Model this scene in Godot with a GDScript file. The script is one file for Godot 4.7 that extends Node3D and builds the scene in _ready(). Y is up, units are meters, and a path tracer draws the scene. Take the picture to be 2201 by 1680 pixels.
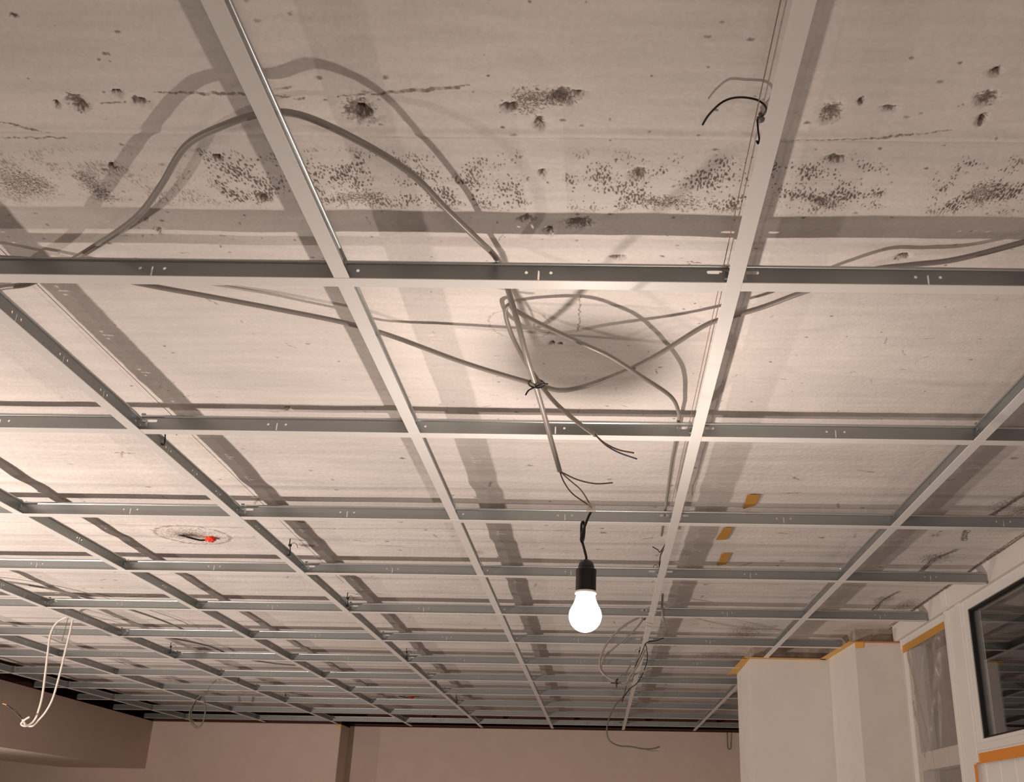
extends Node3D
# Room under renovation: bare concrete ceiling, suspended-ceiling grid, loose cables and a site bulb.
# Own coordinates: x right, h above the camera, z ahead of the camera; P() turns them into Godot's.

const EYE := 1.75
const GRID := 0.7818            # underside of the grid
const SLAB := 0.855             # underside of the concrete
const X0 := -0.4049             # middle line of the short tees of column 0
const Z0 := 1.2476              # row one
const STEP := 0.6
const ORD := ["zero", "one", "two", "three", "four", "five", "six", "seven", "eight", "nine", "ten", "eleven", "twelve"]
const BULB := Vector3(-0.0293, 0.350, 1.64)

var M := {}
var noise := FastNoiseLite.new()
var rng := RandomNumberGenerator.new()
var meshes := {}

func P(x: float, h: float, z: float) -> Vector3:
	return Vector3(x, h + EYE, -z)

func V(a: Vector3) -> Vector3:
	return P(a.x, a.y, a.z)

# ---------------------------------------------------------------- mesh builder
class Mb:
	var v := PackedVector3Array()
	var n := PackedVector3Array()
	var t := PackedVector2Array()
	func tri(a: Vector3, b: Vector3, c: Vector3, na: Vector3, nb: Vector3, nc: Vector3) -> void:
		if (b - a).cross(c - a).dot(na + nb + nc) > 0.0:
			v.append_array([a, c, b]); n.append_array([na, nc, nb])
		else:
			v.append_array([a, b, c]); n.append_array([na, nb, nc])
		t.append_array([Vector2(a.x, a.z), Vector2(b.x, b.z), Vector2(c.x, c.z)])
	func flat(a: Vector3, b: Vector3, c: Vector3, out: Vector3) -> void:
		var m := (b - a).cross(c - a)
		if m.length() < 1e-14: return
		m = m.normalized()
		if m.dot(out) < 0.0: m = -m
		tri(a, b, c, m, m, m)
	func quad(a: Vector3, b: Vector3, c: Vector3, d: Vector3, out: Vector3) -> void:
		flat(a, b, c, out); flat(a, c, d, out)
	func box(c: Vector3, s: Vector3, ch := 0.0, basis := Basis()) -> void:
		# a box with chamfered edges
		var h := s * 0.5
		ch = min(ch, min(h.x, min(h.y, h.z)) * 0.9)
		for axis in 3:
			for sg in [-1.0, 1.0]:
				var o := Vector3.ZERO; o[axis] = sg
				var u := (axis + 1) % 3; var w := (axis + 2) % 3
				var pts := []
				for k in [[-1, -1], [1, -1], [1, 1], [-1, 1]]:
					var p := Vector3.ZERO
					p[axis] = sg * h[axis]; p[u] = k[0] * (h[u] - ch); p[w] = k[1] * (h[w] - ch)
					pts.append(c + basis * p)
				quad(pts[0], pts[1], pts[2], pts[3], basis * o)
		if ch <= 0.0: return
		for axis in 3:
			var u := (axis + 1) % 3; var w := (axis + 2) % 3
			for su in [-1.0, 1.0]:
				for sw in [-1.0, 1.0]:
					var pts := []
					for k in [[-1, 0], [1, 0], [1, 1], [-1, 1]]:
						var p := Vector3.ZERO
						p[axis] = k[0] * (h[axis] - ch)
						p[u] = su * (h[u] - (ch if k[1] else 0.0)); p[w] = sw * (h[w] - (0.0 if k[1] else ch))
						pts.append(c + basis * p)
					var o := Vector3.ZERO; o[u] = su; o[w] = sw
					quad(pts[0], pts[1], pts[2], pts[3], basis * o)
		for sx in [-1.0, 1.0]:
			for sy in [-1.0, 1.0]:
				for sz in [-1.0, 1.0]:
					var a := Vector3(sx * h.x, sy * (h.y - ch), sz * (h.z - ch))
					var b := Vector3(sx * (h.x - ch), sy * h.y, sz * (h.z - ch))
					var d := Vector3(sx * (h.x - ch), sy * (h.y - ch), sz * h.z)
					flat(c + basis * a, c + basis * b, c + basis * d, basis * Vector3(sx, sy, sz))
	func span(lo: Vector3, hi: Vector3, ch := 0.0) -> void:
		box((lo + hi) * 0.5, (hi - lo).abs(), ch)
	func prism(poly: PackedVector2Array, place: Callable, a: float, b: float, smooth := false) -> void:
		# a closed outline carried along a third axis from a to b; place(p, s) gives the point
		var mid := Vector2.ZERO
		for p in poly: mid += p / poly.size()
		var k := poly.size()
		var hub: Vector3 = place.call(mid, (a + b) * 0.5)
		for i in k:
			var p0 := poly[i]; var p1 := poly[(i + 1) % k]
			var e := (p1 - p0); var o2 := Vector2(e.y, -e.x)
			if Geometry2D.is_polygon_clockwise(poly): o2 = -o2
			var q0: Vector3 = place.call(p0, a); var q1: Vector3 = place.call(p1, a)
			var q2: Vector3 = place.call(p1, b); var q3: Vector3 = place.call(p0, b)
			if smooth:
				var m0: Vector3 = (place.call(mid + (p0 - mid), a) - place.call(mid, a)).normalized()
				var m1: Vector3 = (place.call(mid + (p1 - mid), a) - place.call(mid, a)).normalized()
				tri(q0, q1, q2, m0, m1, m1); tri(q0, q2, q3, m0, m1, m0)
			else:
				var out: Vector3 = place.call(p0 + o2, a) - place.call(p0, a)
				quad(q0, q1, q2, q3, out)
		var ids := Geometry2D.triangulate_polygon(poly)
		for s in [a, b]:
			var out: Vector3 = place.call(mid, s) - hub
			for i in range(0, ids.size(), 3):
				flat(place.call(poly[ids[i]], s), place.call(poly[ids[i + 1]], s), place.call(poly[ids[i + 2]], s), out)
	func tube(pts: Array, r: float, sides := 8, flat_by := 1.0) -> void:
		var tan := []
		for i in pts.size():
			tan.append(((pts[min(i + 1, pts.size() - 1)] as Vector3) - (pts[max(i - 1, 0)] as Vector3)).normalized())
		var up: Vector3 = Vector3.UP if absf(tan[0].y) < 0.9 else Vector3.RIGHT
		var rings := []
		for i in pts.size():
			up = (up - tan[i] * up.dot(tan[i])).normalized()
			var side: Vector3 = tan[i].cross(up)
			var ring := []
			for k in sides:
				var a := TAU * k / sides
				ring.append(up * cos(a) + side * sin(a) * flat_by)
			rings.append(ring)
		for i in pts.size() - 1:
			for k in sides:
				var l := (k + 1) % sides
				var a: Vector3 = rings[i][k]; var b: Vector3 = rings[i][l]; var c: Vector3 = rings[i + 1][l]; var d: Vector3 = rings[i + 1][k]
				tri(pts[i] + a * r, pts[i] + b * r, pts[i + 1] + c * r, a, b, c)
				tri(pts[i] + a * r, pts[i + 1] + c * r, pts[i + 1] + d * r, a, c, d)
		for e in [0, pts.size() - 1]:
			var out: Vector3 = -tan[0] if e == 0 else tan[-1]
			for k in sides:
				flat(pts[e], pts[e] + rings[e][k] * r, pts[e] + rings[e][(k + 1) % sides] * r, out)
	func lathe(prof: Array, c: Vector3, sides := 32, axis := Basis()) -> void:
		# prof: Vector2(radius, height) from bottom to top
		for i in prof.size() - 1:
			var p: Vector2 = prof[i]; var q: Vector2 = prof[i + 1]
			for k in sides:
				var a0 := TAU * k / sides; var a1 := TAU * (k + 1) / sides
				var f := func(s: Vector2, a: float) -> Vector3: return c + axis * Vector3(s.x * cos(a), s.y, s.x * sin(a))
				var g := func(j: int, a: float) -> Vector3:
					var lo: Vector2 = prof[max(j - 1, 0)]; var hi: Vector2 = prof[min(j + 1, prof.size() - 1)]
					if j > 0 and j < prof.size() - 1 and (hi - prof[j]).normalized().dot((prof[j] - lo).normalized()) < 0.75:
						lo = p; hi = q
					var d := (hi - lo).normalized()
					return axis * Vector3(d.y * cos(a), -d.x, d.y * sin(a))
				tri(f.call(p, a0), f.call(p, a1), f.call(q, a1), g.call(i, a0), g.call(i, a1), g.call(i + 1, a1))
				tri(f.call(p, a0), f.call(q, a1), f.call(q, a0), g.call(i, a0), g.call(i + 1, a1), g.call(i + 1, a0))
	func commit() -> ArrayMesh:
		var arr := []
		arr.resize(Mesh.ARRAY_MAX)
		arr[Mesh.ARRAY_VERTEX] = v; arr[Mesh.ARRAY_NORMAL] = n; arr[Mesh.ARRAY_TEX_UV] = t
		var m := ArrayMesh.new()
		m.add_surface_from_arrays(Mesh.PRIMITIVE_TRIANGLES, arr)
		return m

func curve(c: Array, each := 6) -> Array:
	# c: flat list x, h, z; a Catmull-Rom line through the points
	var p := []
	for i in range(0, c.size(), 3): p.append(P(c[i], c[i + 1], c[i + 2]))
	var out := []
	for i in p.size() - 1:
		for k in each:
			out.append((p[i] as Vector3).cubic_interpolate(p[i + 1], p[max(i - 1, 0)], p[min(i + 2, p.size() - 1)], float(k) / each))
	out.append(p[-1])
	return out

# ---------------------------------------------------------------- scene objects
func tag(o: Node, label: String, category: String, group := "") -> Node:
	o.set_meta("label", label); o.set_meta("category", category)
	if group: o.set_meta("group", group)
	return o

func numbered(called: String) -> String:
	if not has_node(called): return called
	var k := 1
	while has_node("%s_%03d" % [called, k]): k += 1
	return "%s_%03d" % [called, k]

func put(called: String, mesh: Mesh, mat: Material, parent: Node = self) -> MeshInstance3D:
	var o := MeshInstance3D.new()
	if parent == self: o.name = numbered(called)
	else:
		var k := 0
		var nm := called
		while parent.has_node(nm):
			k += 1; nm = "%s_%03d" % [called, k]
		o.name = nm
	o.mesh = mesh
	o.material_override = mat
	o.cast_shadow = GeometryInstance3D.SHADOW_CASTING_SETTING_ON
	parent.add_child(o, true)
	return o

func obj(called: String, b: Mb, mat: Material, parent: Node = self) -> MeshInstance3D:
	return put(called, b.commit(), mat, parent)

func thing(called: String, label: String, category: String, at := Vector3.ZERO, group := "") -> Node3D:
	var o := Node3D.new()
	o.name = numbered(called); o.position = at
	add_child(o, true)
	tag(o, label, category, group)
	return o

func struct(called: String, b: Mb, mat: Material) -> MeshInstance3D:
	var o := obj(called, b, mat)
	o.set_meta("kind", "structure")
	return o

func shell(called: String) -> Node3D:
	var o := Node3D.new(); o.name = called
	add_child(o, true); o.set_meta("kind", "structure")
	return o

# ---------------------------------------------------------------- materials
func mat(c: Color, rough := 0.6, metal := 0.0) -> StandardMaterial3D:
	var m := StandardMaterial3D.new()
	m.albedo_color = c; m.roughness = rough; m.metallic = metal
	return m

func noise_tex(freq: float, lo: Color, hi: Color, sd: int, oct := 3, normal := false) -> NoiseTexture2D:
	var f := FastNoiseLite.new()
	f.seed = sd; f.frequency = freq; f.fractal_octaves = oct; f.noise_type = FastNoiseLite.TYPE_SIMPLEX_SMOOTH
	var t := NoiseTexture2D.new()
	t.width = 512; t.height = 512; t.seamless = true; t.noise = f
	if normal:
		t.as_normal_map = true; t.bump_strength = 3.0
	else:
		var g := Gradient.new()
		g.set_color(0, lo); g.set_color(1, hi)
		t.color_ramp = g
	return t

func world_mapped(m: StandardMaterial3D, per_metre: float) -> StandardMaterial3D:
	m.uv1_triplanar = true; m.uv1_world_triplanar = true
	m.uv1_scale = Vector3.ONE * per_metre
	return m

func make_materials() -> void:
	M.white = mat(Color(0.90, 0.885, 0.87), 0.38)                 # white enamel of the visible flanges
	M.galv = mat(Color(0.605, 0.62, 0.62), 0.33, 0.85)           # galvanised webs
	M.bead = mat(Color(0.74, 0.75, 0.75), 0.33, 0.9)
	M.clip = mat(Color(0.78, 0.79, 0.80), 0.2, 0.95)
	M.cable = mat(Color(0.56, 0.53, 0.505), 0.4)
	M.cable_white = mat(Color(0.86, 0.82, 0.78), 0.45)
	M.black = mat(Color(0.035, 0.032, 0.035), 0.42)
	M.core_brown = mat(Color(0.36, 0.22, 0.14), 0.4)
	M.core_blue = mat(Color(0.30, 0.34, 0.42), 0.4)
	M.core_grey = mat(Color(0.42, 0.39, 0.36), 0.4)
	M.copper = mat(Color(0.85, 0.58, 0.42), 0.3, 0.9)
	M.wire = mat(Color(0.16, 0.14, 0.13), 0.4, 0.6)
	M.nail = mat(Color(0.5, 0.5, 0.49), 0.35, 0.85)
	M.string = mat(Color(0.60, 0.46, 0.40), 0.8)
	M.tape = mat(Color(0.90, 0.70, 0.34), 0.6)
	M.tape_ceiling = mat(Color(0.76, 0.555, 0.23), 0.6)
	M.tape_orange = mat(Color(0.88, 0.55, 0.17), 0.6)
	M.cap_red = mat(Color(0.90, 0.22, 0.08), 0.5)
	M.gap_shade = mat(Color(0.36, 0.22, 0.17), 0.9)  # shade of the ceiling gaps put into a dark brown
	M.plaster = mat(Color(0.875, 0.85, 0.83), 0.85)
	M.plaster.albedo_texture = noise_tex(0.012, Color(0.975, 0.972, 0.97), Color(1, 1, 1), 11, 4)
	world_mapped(M.plaster, 0.8)
	M.wall = mat(Color(0.86, 0.775, 0.725), 0.9)
	M.wall.albedo_texture = noise_tex(0.01, Color(0.975, 0.972, 0.97), Color(1, 1, 1), 12, 4)
	world_mapped(M.wall, 0.6)
	M.raw = mat(Color(0.72, 0.66, 0.62), 0.95)
	M.raw.albedo_texture = noise_tex(0.02, Color(0.75, 0.73, 0.71), Color(1, 1, 1), 13, 5)
	world_mapped(M.raw, 1.5)
	M.ceiling_plain = mat(Color(0.875, 0.845, 0.825), 0.92)
	M.floor = mat(Color(0.52, 0.50, 0.485), 0.8)
	M.floor.albedo_texture = noise_tex(0.01, Color(0.85, 0.85, 0.85), Color(1, 1, 1), 14, 5)
	world_mapped(M.floor, 0.5)
	M.pvc = mat(Color(0.90, 0.885, 0.87), 0.3)
	M.panel = mat(Color(0.92, 0.91, 0.90), 0.45)
	M.gasket = mat(Color(0.03, 0.03, 0.03), 0.6)
	M.glass = mat(Color(0.05, 0.05, 0.05, 0.03), 0.01)
	M.glass.transparency = BaseMaterial3D.TRANSPARENCY_ALPHA
	M.glass.metallic_specular = 0.5
	M.film = mat(Color(0.72, 0.66, 0.62, 0.38), 0.30)
	M.film.transparency = BaseMaterial3D.TRANSPARENCY_ALPHA
	M.clear = mat(Color(0.85, 0.82, 0.78, 0.45), 0.3)
	M.clear.transparency = BaseMaterial3D.TRANSPARENCY_ALPHA
	M.bulb = mat(Color(1, 0.98, 0.95), 0.4)
	M.bulb.emission_enabled = true; M.bulb.emission = Color(1.0, 0.95, 0.88); M.bulb.emission_energy_multiplier = 6.0
	M.bulb_base = mat(Color(1, 0.98, 0.95), 0.4)
	M.bulb_base.emission_enabled = true; M.bulb_base.emission = Color(1.0, 0.94, 0.86); M.bulb_base.emission_energy_multiplier = 1.6
	M.flood = mat(Color(1, 1, 1), 0.4)
	M.flood.emission_enabled = true; M.flood.emission = Color(1.0, 0.94, 0.88); M.flood.emission_energy_multiplier = 4.0
	M.fill_glow = mat(Color(1, 1, 1), 0.4)
	M.fill_glow.emission_enabled = true; M.fill_glow.emission = Color(1.0, 0.95, 0.9); M.fill_glow.emission_energy_multiplier = 0.6  # glow of the added fill panel
	M.yellow = mat(Color(0.85, 0.65, 0.1), 0.5)

# ---------------------------------------------------------------- ceiling tees
func web_mesh(b: Mb, length: float, holes: Array) -> void:
	# holes: [u, h, half width, extra half length, upright]; the sheet is 1.2 mm thick
	var y0 := 0.0008; var y1 := 0.0335; var w := 0.0006
	var hs := holes.duplicate()
	hs.sort_custom(func(p, q): return p[0] < q[0])
	var face := func(a: Vector2, c: Vector2, d: Vector2, e: Vector2) -> void:
		for s in [-1.0, 1.0]:
			b.quad(Vector3(a.x, a.y, s * w), Vector3(c.x, c.y, s * w), Vector3(d.x, d.y, s * w), Vector3(e.x, e.y, s * w), Vector3(0, 0, s))
	var at := 0.0
	for hole in hs:
		var r: float = hole[2]; var ex: float = hole[3]; var upright: bool = hole[4]
		var mar := r + 0.0012
		var hx: float = mar + (0.0 if upright else ex); var hy: float = mar + (ex if upright else 0.0)
		var u: float = hole[0]; var yc: float = hole[1]
		if u - hx < at or u + hx > length: continue
		if u - hx > at: face.call(Vector2(at, y0), Vector2(u - hx, y0), Vector2(u - hx, y1), Vector2(at, y1))
		face.call(Vector2(u - hx, y0), Vector2(u + hx, y0), Vector2(u + hx, yc - hy), Vector2(u - hx, yc - hy))
		face.call(Vector2(u - hx, yc + hy), Vector2(u + hx, yc + hy), Vector2(u + hx, y1), Vector2(u - hx, y1))
		var inner := []; var outer := []
		for k in 16:
			var a := TAU * k / 16.0
			var c := Vector2(cos(a), sin(a))
			if absf(c.x) < 1e-6: c.x = 0.0
			if absf(c.y) < 1e-6: c.y = 0.0
			var sh := Vector2(0, signf(c.y) * ex) if upright else Vector2(signf(c.x) * ex, 0)
			inner.append(Vector2(u, yc) + c * r + sh)
			outer.append(Vector2(u, yc) + c / maxf(absf(c.x), absf(c.y)) * mar + sh)
		for k in 16:
			var l := (k + 1) % 16
			face.call(outer[k], outer[l], inner[l], inner[k])
			var mid := Vector2(u, yc)
			b.quad(Vector3(inner[k].x, inner[k].y, -w), Vector3(inner[l].x, inner[l].y, -w), Vector3(inner[l].x, inner[l].y, w), Vector3(inner[k].x, inner[k].y, w),
				Vector3(mid.x - inner[k].x, mid.y - inner[k].y, 0))
		at = u + hx
	if at < length: face.call(Vector2(at, y0), Vector2(length, y0), Vector2(length, y1), Vector2(at, y1))

func tee_meshes(kind: String, length: float, wide := 0.024) -> Dictionary:
	var key := "%s_%.3f" % [kind, length]
	if meshes.has(key): return meshes[key]
	var sec := PackedVector2Array()
	var hw := wide / 2
	for p in [[-hw, 0.0003], [-hw + 0.0003, 0], [hw - 0.0003, 0], [hw, 0.0003], [hw, 0.0012], [hw - 0.0012, 0.0012], [hw - 0.0012, 0.0007], [-hw + 0.0012, 0.0007], [-hw + 0.0012, 0.0012], [-hw, 0.0012]]:
		sec.append(Vector2(p[0], p[1]))
	var along := func(p: Vector2, s: float) -> Vector3: return Vector3(s, p.y, p.x)
	var fl := Mb.new()
	var cut := 0.0 if kind == "main" else 0.0112          # cross tees end where the flange that carries them begins
	fl.prism(sec, along, cut, length - cut)
	var be := Mb.new()
	var ring := PackedVector2Array()
	for k in 12:
		var a := TAU * (k + 0.5) / 12.0
		ring.append(Vector2(cos(a) * 0.0032, 0.0358 + sin(a) * 0.0037))
	be.prism(ring, along, 0.006 if cut else 0.0, length - (0.006 if cut else 0.0), true)
	var holes := []
	var group := func(u: float, gap: float) -> void:
		holes.append([u - gap, 0.0215, 0.0027, 0.0, true])
		holes.append([u, 0.0165, 0.0014, 0.0075, true])
		holes.append([u + gap, 0.0215, 0.0027, 0.0, true])
	if kind == "main":
		var u := 0.15
		while u < length - 0.05:
			group.call(u, 0.013); u += 0.15
	elif kind == "long":
		group.call(0.3, 0.019); group.call(0.9, 0.019)
		holes.append([0.6 - 0.02, 0.0215, 0.0027, 0.0, true]); holes.append([0.6 + 0.02, 0.0215, 0.0027, 0.0, true])
		holes.append([0.028, 0.026, 0.0033, 0.009, false]); holes.append([length - 0.028, 0.026, 0.0033, 0.009, false])
	elif kind == "short":
		group.call(0.3, 0.013)
	elif kind == "right":                                   # cut to the wall on the right
		group.call(0.3, 0.019); group.call(0.9, 0.019)
		holes.append([0.028, 0.026, 0.0033, 0.009, false])
	var we := Mb.new()
	web_mesh(we, length, holes)
	var cl := Mb.new()                                     # the bent connector at a tee's end
	cl.box(Vector3(0.004, 0.019, 0.0014), Vector3(0.034, 0.016, 0.0007), 0.0002)
	cl.box(Vector3(-0.009, 0.021, 0.0026), Vector3(0.010, 0.009, 0.0007), 0.0002, Basis(Vector3.UP, 0.35))
	cl.box(Vector3(0.013, 0.024, 0.0032), Vector3(0.009, 0.006, 0.0022), 0.0008)
	cl.box(Vector3(0.009, 0.0395, 0.0010), Vector3(0.010, 0.007, 0.0007), 0.0002, Basis(Vector3.RIGHT, 0.5))
	meshes[key] = {"flange": fl.commit(), "web": we.commit(), "bead": be.commit(), "clip": cl.commit()}
	return meshes[key]

func tee(called: String, kind: String, length: float, at: Vector3, turn: float, label: String, category: String, group: String, clips: int, wide := 0.024) -> Node3D:
	var t := thing(called, label, category, at, group)
	t.rotation.y = turn
	var m := tee_meshes(kind, length, wide)
	put("flange", m.flange, M.white, t)
	put("web", m.web, M.galv, t)
	put("top_bead", m.bead, M.bead, t)
	if clips & 1: put("end_clip", m.clip, M.clip, t)
	if clips & 2:
		var c := put("end_clip", m.clip, M.clip, t)
		c.transform = Transform3D(Basis(Vector3.UP, PI), Vector3(length, 0, 0))
	return t

func build_grid() -> void:
	# main runners: columns -5, -3, -1 and 1; u runs ahead, so turn +x to -z
	var mains := {-5: "leftmost main runner, along the dark gap by the beam, white face and slotted grey web", -3: "second main runner from the left, white face with slotted galvanized web",
		-1: "third main runner from the left, left of the bulb, slotted web in view", 1: "rightmost main runner, white face down, just right of the hanging bulb"}
	for c in mains:
		var z_a := 0.05 if c > -4 else 2.3
		if c == -3: z_a = 1.2476
		var z_b := 8.19 if c > -2 else 8.04
		var start: float = Z0 - 1.2 + ceil((z_a - (Z0 - 1.2)) / 0.15) * 0.15
		tee("main_runner", "main", z_b - start, P(X0 + STEP * c, GRID - 0.0007, start), PI / 2, mains[c], "ceiling rail", "main runners of the ceiling grid", 0)
	var bays := [["left of the leftmost main runner", -6.0, -5], ["between the leftmost and second main runners", -5.0, -3], ["between the second and third main runners", -3.0, -1],
		["between the third and rightmost main runners", -1.0, 1], ["right of the rightmost main runner", 1.0, 3]]
	for row in range(0, 13):
		var z := Z0 + STEP * (row - 1)
		for k in bays.size():
			if k < 3 and z < [3.5, 2.9, 1.2][k]: continue
			var bay: Array = bays[k]
			var a: float = X0 + STEP * bay[1]; var b: float = X0 + STEP * (bay[1] + 2.0)
			var kind := "long"; var clips := 3
			if k == 0:
				a = -3.60 - 0.066 * (z - 5.68) + 0.004; b = X0 - 3.0; kind = "stub"; clips = 2
			elif k == 4:
				b = 1.284 if row != 6 and row != 7 else (1.098 if row == 6 else 0.722)
				kind = "right"; clips = 1
			var lab: String = "cross tee of row %s from the camera, %s" % [ORD[row], bay[0]]
			if row == 0: lab = "cross tee nearest the camera, before row one, " + bay[0]
			tee("cross_tee", kind, b - a, P(a, GRID, z), 0.0, lab, "ceiling rail", "cross tees of the ceiling grid", clips)
	var cols := [[-4, "midway between the leftmost and second main runners"], [-2, "midway between the second and third main runners"], [0, "midway between the third and rightmost main runners"], [2, "right of the rightmost main runner"]]
	for c in cols:
		for row in range(0, 13):
			var z := Z0 + STEP * (row - 1)
			if c[0] == -4 and z < 2.9 or c[0] == -2 and z < 1.2: continue
			if c[0] == 2 and row == 7: pass
			var length := STEP; var kind := "short"; var clips := 3; var start := z
			if row == 12: length = (8.19 if c[0] > -3 else 8.04) - z; kind = "end"; clips = 1
			if c[0] == 2 and row == 6: length = 4.568 - z; kind = "cut"; clips = 1
			if c[0] == 2 and row == 7: start = 5.055; length = z + STEP - start; kind = "cut"; clips = 2
			var lab := "short tee between rows %s and %s, %s" % [ORD[row], ORD[min(row + 1, 12)], c[1]]
			if row == 0: lab = "short tee nearer than row one, " + c[1]
			if row == 12: lab = "short tee beyond row twelve, " + c[1]
			tee("short_tee", kind, length, P(X0 + STEP * c[0], GRID + 0.0006, start), PI / 2, lab, "ceiling rail", "short tees of the ceiling grid", clips)

# ---------------------------------------------------------------- ceiling
var tw := 0; var th := 0; var tx := 0.0; var tz := 0.0; var tm := 0.0
var dirt_shade: PackedFloat32Array  # dirt, scratches and pits, with ridge and outlet shade painted in
var lum: PackedFloat32Array
var hgt: PackedFloat32Array

func field(freq: float, sd: int, squeeze := 1, oct := 3, squeeze_z := 1) -> PackedByteArray:
	var f := FastNoiseLite.new()
	f.seed = sd; f.noise_type = FastNoiseLite.TYPE_SIMPLEX_SMOOTH; f.fractal_octaves = oct
	f.frequency = freq * tm
	f.offset = Vector3(tx / tm / squeeze, tz / tm / squeeze_z, 0)
	var im := f.get_image(ceili(float(tw) / squeeze), ceili(float(th) / squeeze_z), false, false, false)
	if squeeze > 1 or squeeze_z > 1: im.resize(tw, th, Image.INTERPOLATE_BILINEAR)
	return im.get_data()

func stamp(x: float, z: float, rx: float, rz: float, dark: float, deep: float, ragged: float, sd: float, rough := false) -> void:
	var i0 := maxi(0, int((x - rx * 1.8 - tx) / tm)); var i1 := mini(tw - 1, int((x + rx * 1.8 - tx) / tm) + 1)
	var j0 := maxi(0, int((z - rz * 1.8 - tz) / tm)); var j1 := mini(th - 1, int((z + rz * 1.8 - tz) / tm) + 1)
	for j in range(j0, j1 + 1):
		for i in range(i0, i1 + 1):
			var u := (tx + (i + 0.5) * tm - x) / rx; var v := (tz + (j + 0.5) * tm - z) / rz
			var d := sqrt(u * u + v * v)
			if d > 1.8: continue
			var edge := 1.0 + ragged * noise.get_noise_3d((x + u * rx) * 190.0, (z + v * rz) * 190.0, sd)
			var k := j * tw + i
			if rough:
				var g := noise.get_noise_3d((x + u * rx) * 700.0, (z + v * rz) * 700.0, sd) * 1.6 + 0.25
				var a := clampf((edge - d) * 2.2, 0.0, 1.0) * clampf(g * 2.0, 0.0, 1.0)
				dirt_shade[k] = maxf(dirt_shade[k], dark * a); hgt[k] += deep * a
			else:
				var a := smoothstep(0.0, 0.32, edge - d)
				if a <= 0.0: continue
				var inner := smoothstep(0.0, 1.0, edge - d)
				dirt_shade[k] = maxf(dirt_shade[k], dark * a * (0.5 + 0.5 * inner + 0.35 * noise.get_noise_3d(u * 90.0, v * 90.0, sd + 7.0)))
				hgt[k] += deep * a * (0.6 + 0.4 * inner)

func scratch(c: Array, width: float, dark: float, sd: float) -> void:
	var total := 0.0
	var whole := 0.0
	for s in range(0, c.size() - 2, 2): whole += Vector2(c[s + 2] - c[s], c[s + 3] - c[s + 1]).length()
	for s in range(0, c.size() - 2, 2):
		var a := Vector2(c[s], c[s + 1]); var b := Vector2(c[s + 2], c[s + 3])
		var steps := int((b - a).length() / (tm * 0.7)) + 1
		for k in steps:
			var t := float(k) / steps
			var p := a.lerp(b, t)
			p += Vector2(noise.get_noise_2d(p.x * 60.0 + sd, p.y * 60.0), noise.get_noise_2d(p.x * 60.0, p.y * 60.0 + sd + 50.0)) * 0.004
			var fade := 0.5 + 1.1 * noise.get_noise_2d(p.x * 160.0 + sd * 3.0, p.y * 160.0)
			var along := (total + (b - a).length() * t) / whole
			var r := width * (0.75 + 0.25 * noise.get_noise_2d(p.x * 120.0, sd)) * sqrt(maxf(0.04, sin(PI * clampf(along, 0.02, 0.98))))
			var i0 := int((p.x - r - tx) / tm); var j0 := int((p.y - r - tz) / tm)
			var n := int(2.0 * r / tm) + 1
			for j in range(j0, j0 + n + 1):
				for i in range(i0, i0 + n + 1):
					if i < 0 or j < 0 or i >= tw or j >= th: continue
					var d := Vector2(tx + (i + 0.5) * tm - p.x, tz + (j + 0.5) * tm - p.y).length()
					if d < r + tm * 0.5:
						dirt_shade[j * tw + i] = maxf(dirt_shade[j * tw + i], dark * clampf(fade, 0.0, 1.0))
		total += (b - a).length()

func ceiling_material(bump_cm: float) -> StandardMaterial3D:
	var px := PackedByteArray(); px.resize(tw * th * 3)
	var hp := PackedByteArray(); hp.resize(tw * th)
	for k in tw * th:
		var l := lum[k]; var d := dirt_shade[k]
		var e := 1.0 - d
		px[k * 3] = clampi(int(l * (223.0 * e + 88.0 * d)), 0, 255)
		px[k * 3 + 1] = clampi(int(l * (215.0 * e + 72.0 * d)), 0, 255)
		px[k * 3 + 2] = clampi(int(l * (210.0 * e + 64.0 * d)), 0, 255)
		hp[k] = clampi(int(128.0 + hgt[k] * 128.0), 0, 255)
	var m := mat(Color.WHITE, 0.92)
	m.albedo_texture = ImageTexture.create_from_image(Image.create_from_data(tw, th, false, Image.FORMAT_RGB8, px))
	m.heightmap_enabled = true
	m.heightmap_texture = ImageTexture.create_from_image(Image.create_from_data(tw, th, false, Image.FORMAT_L8, hp))
	m.heightmap_scale = bump_cm
	m.texture_repeat = false
	return m

func start_texture(w: int, h: int, x: float, z: float, mpp: float) -> void:
	tw = w; th = h; tx = x; tz = z; tm = mpp
	dirt_shade = PackedFloat32Array(); dirt_shade.resize(w * h)
	lum = PackedFloat32Array(); lum.resize(w * h)
	hgt = PackedFloat32Array(); hgt.resize(w * h)

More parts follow.
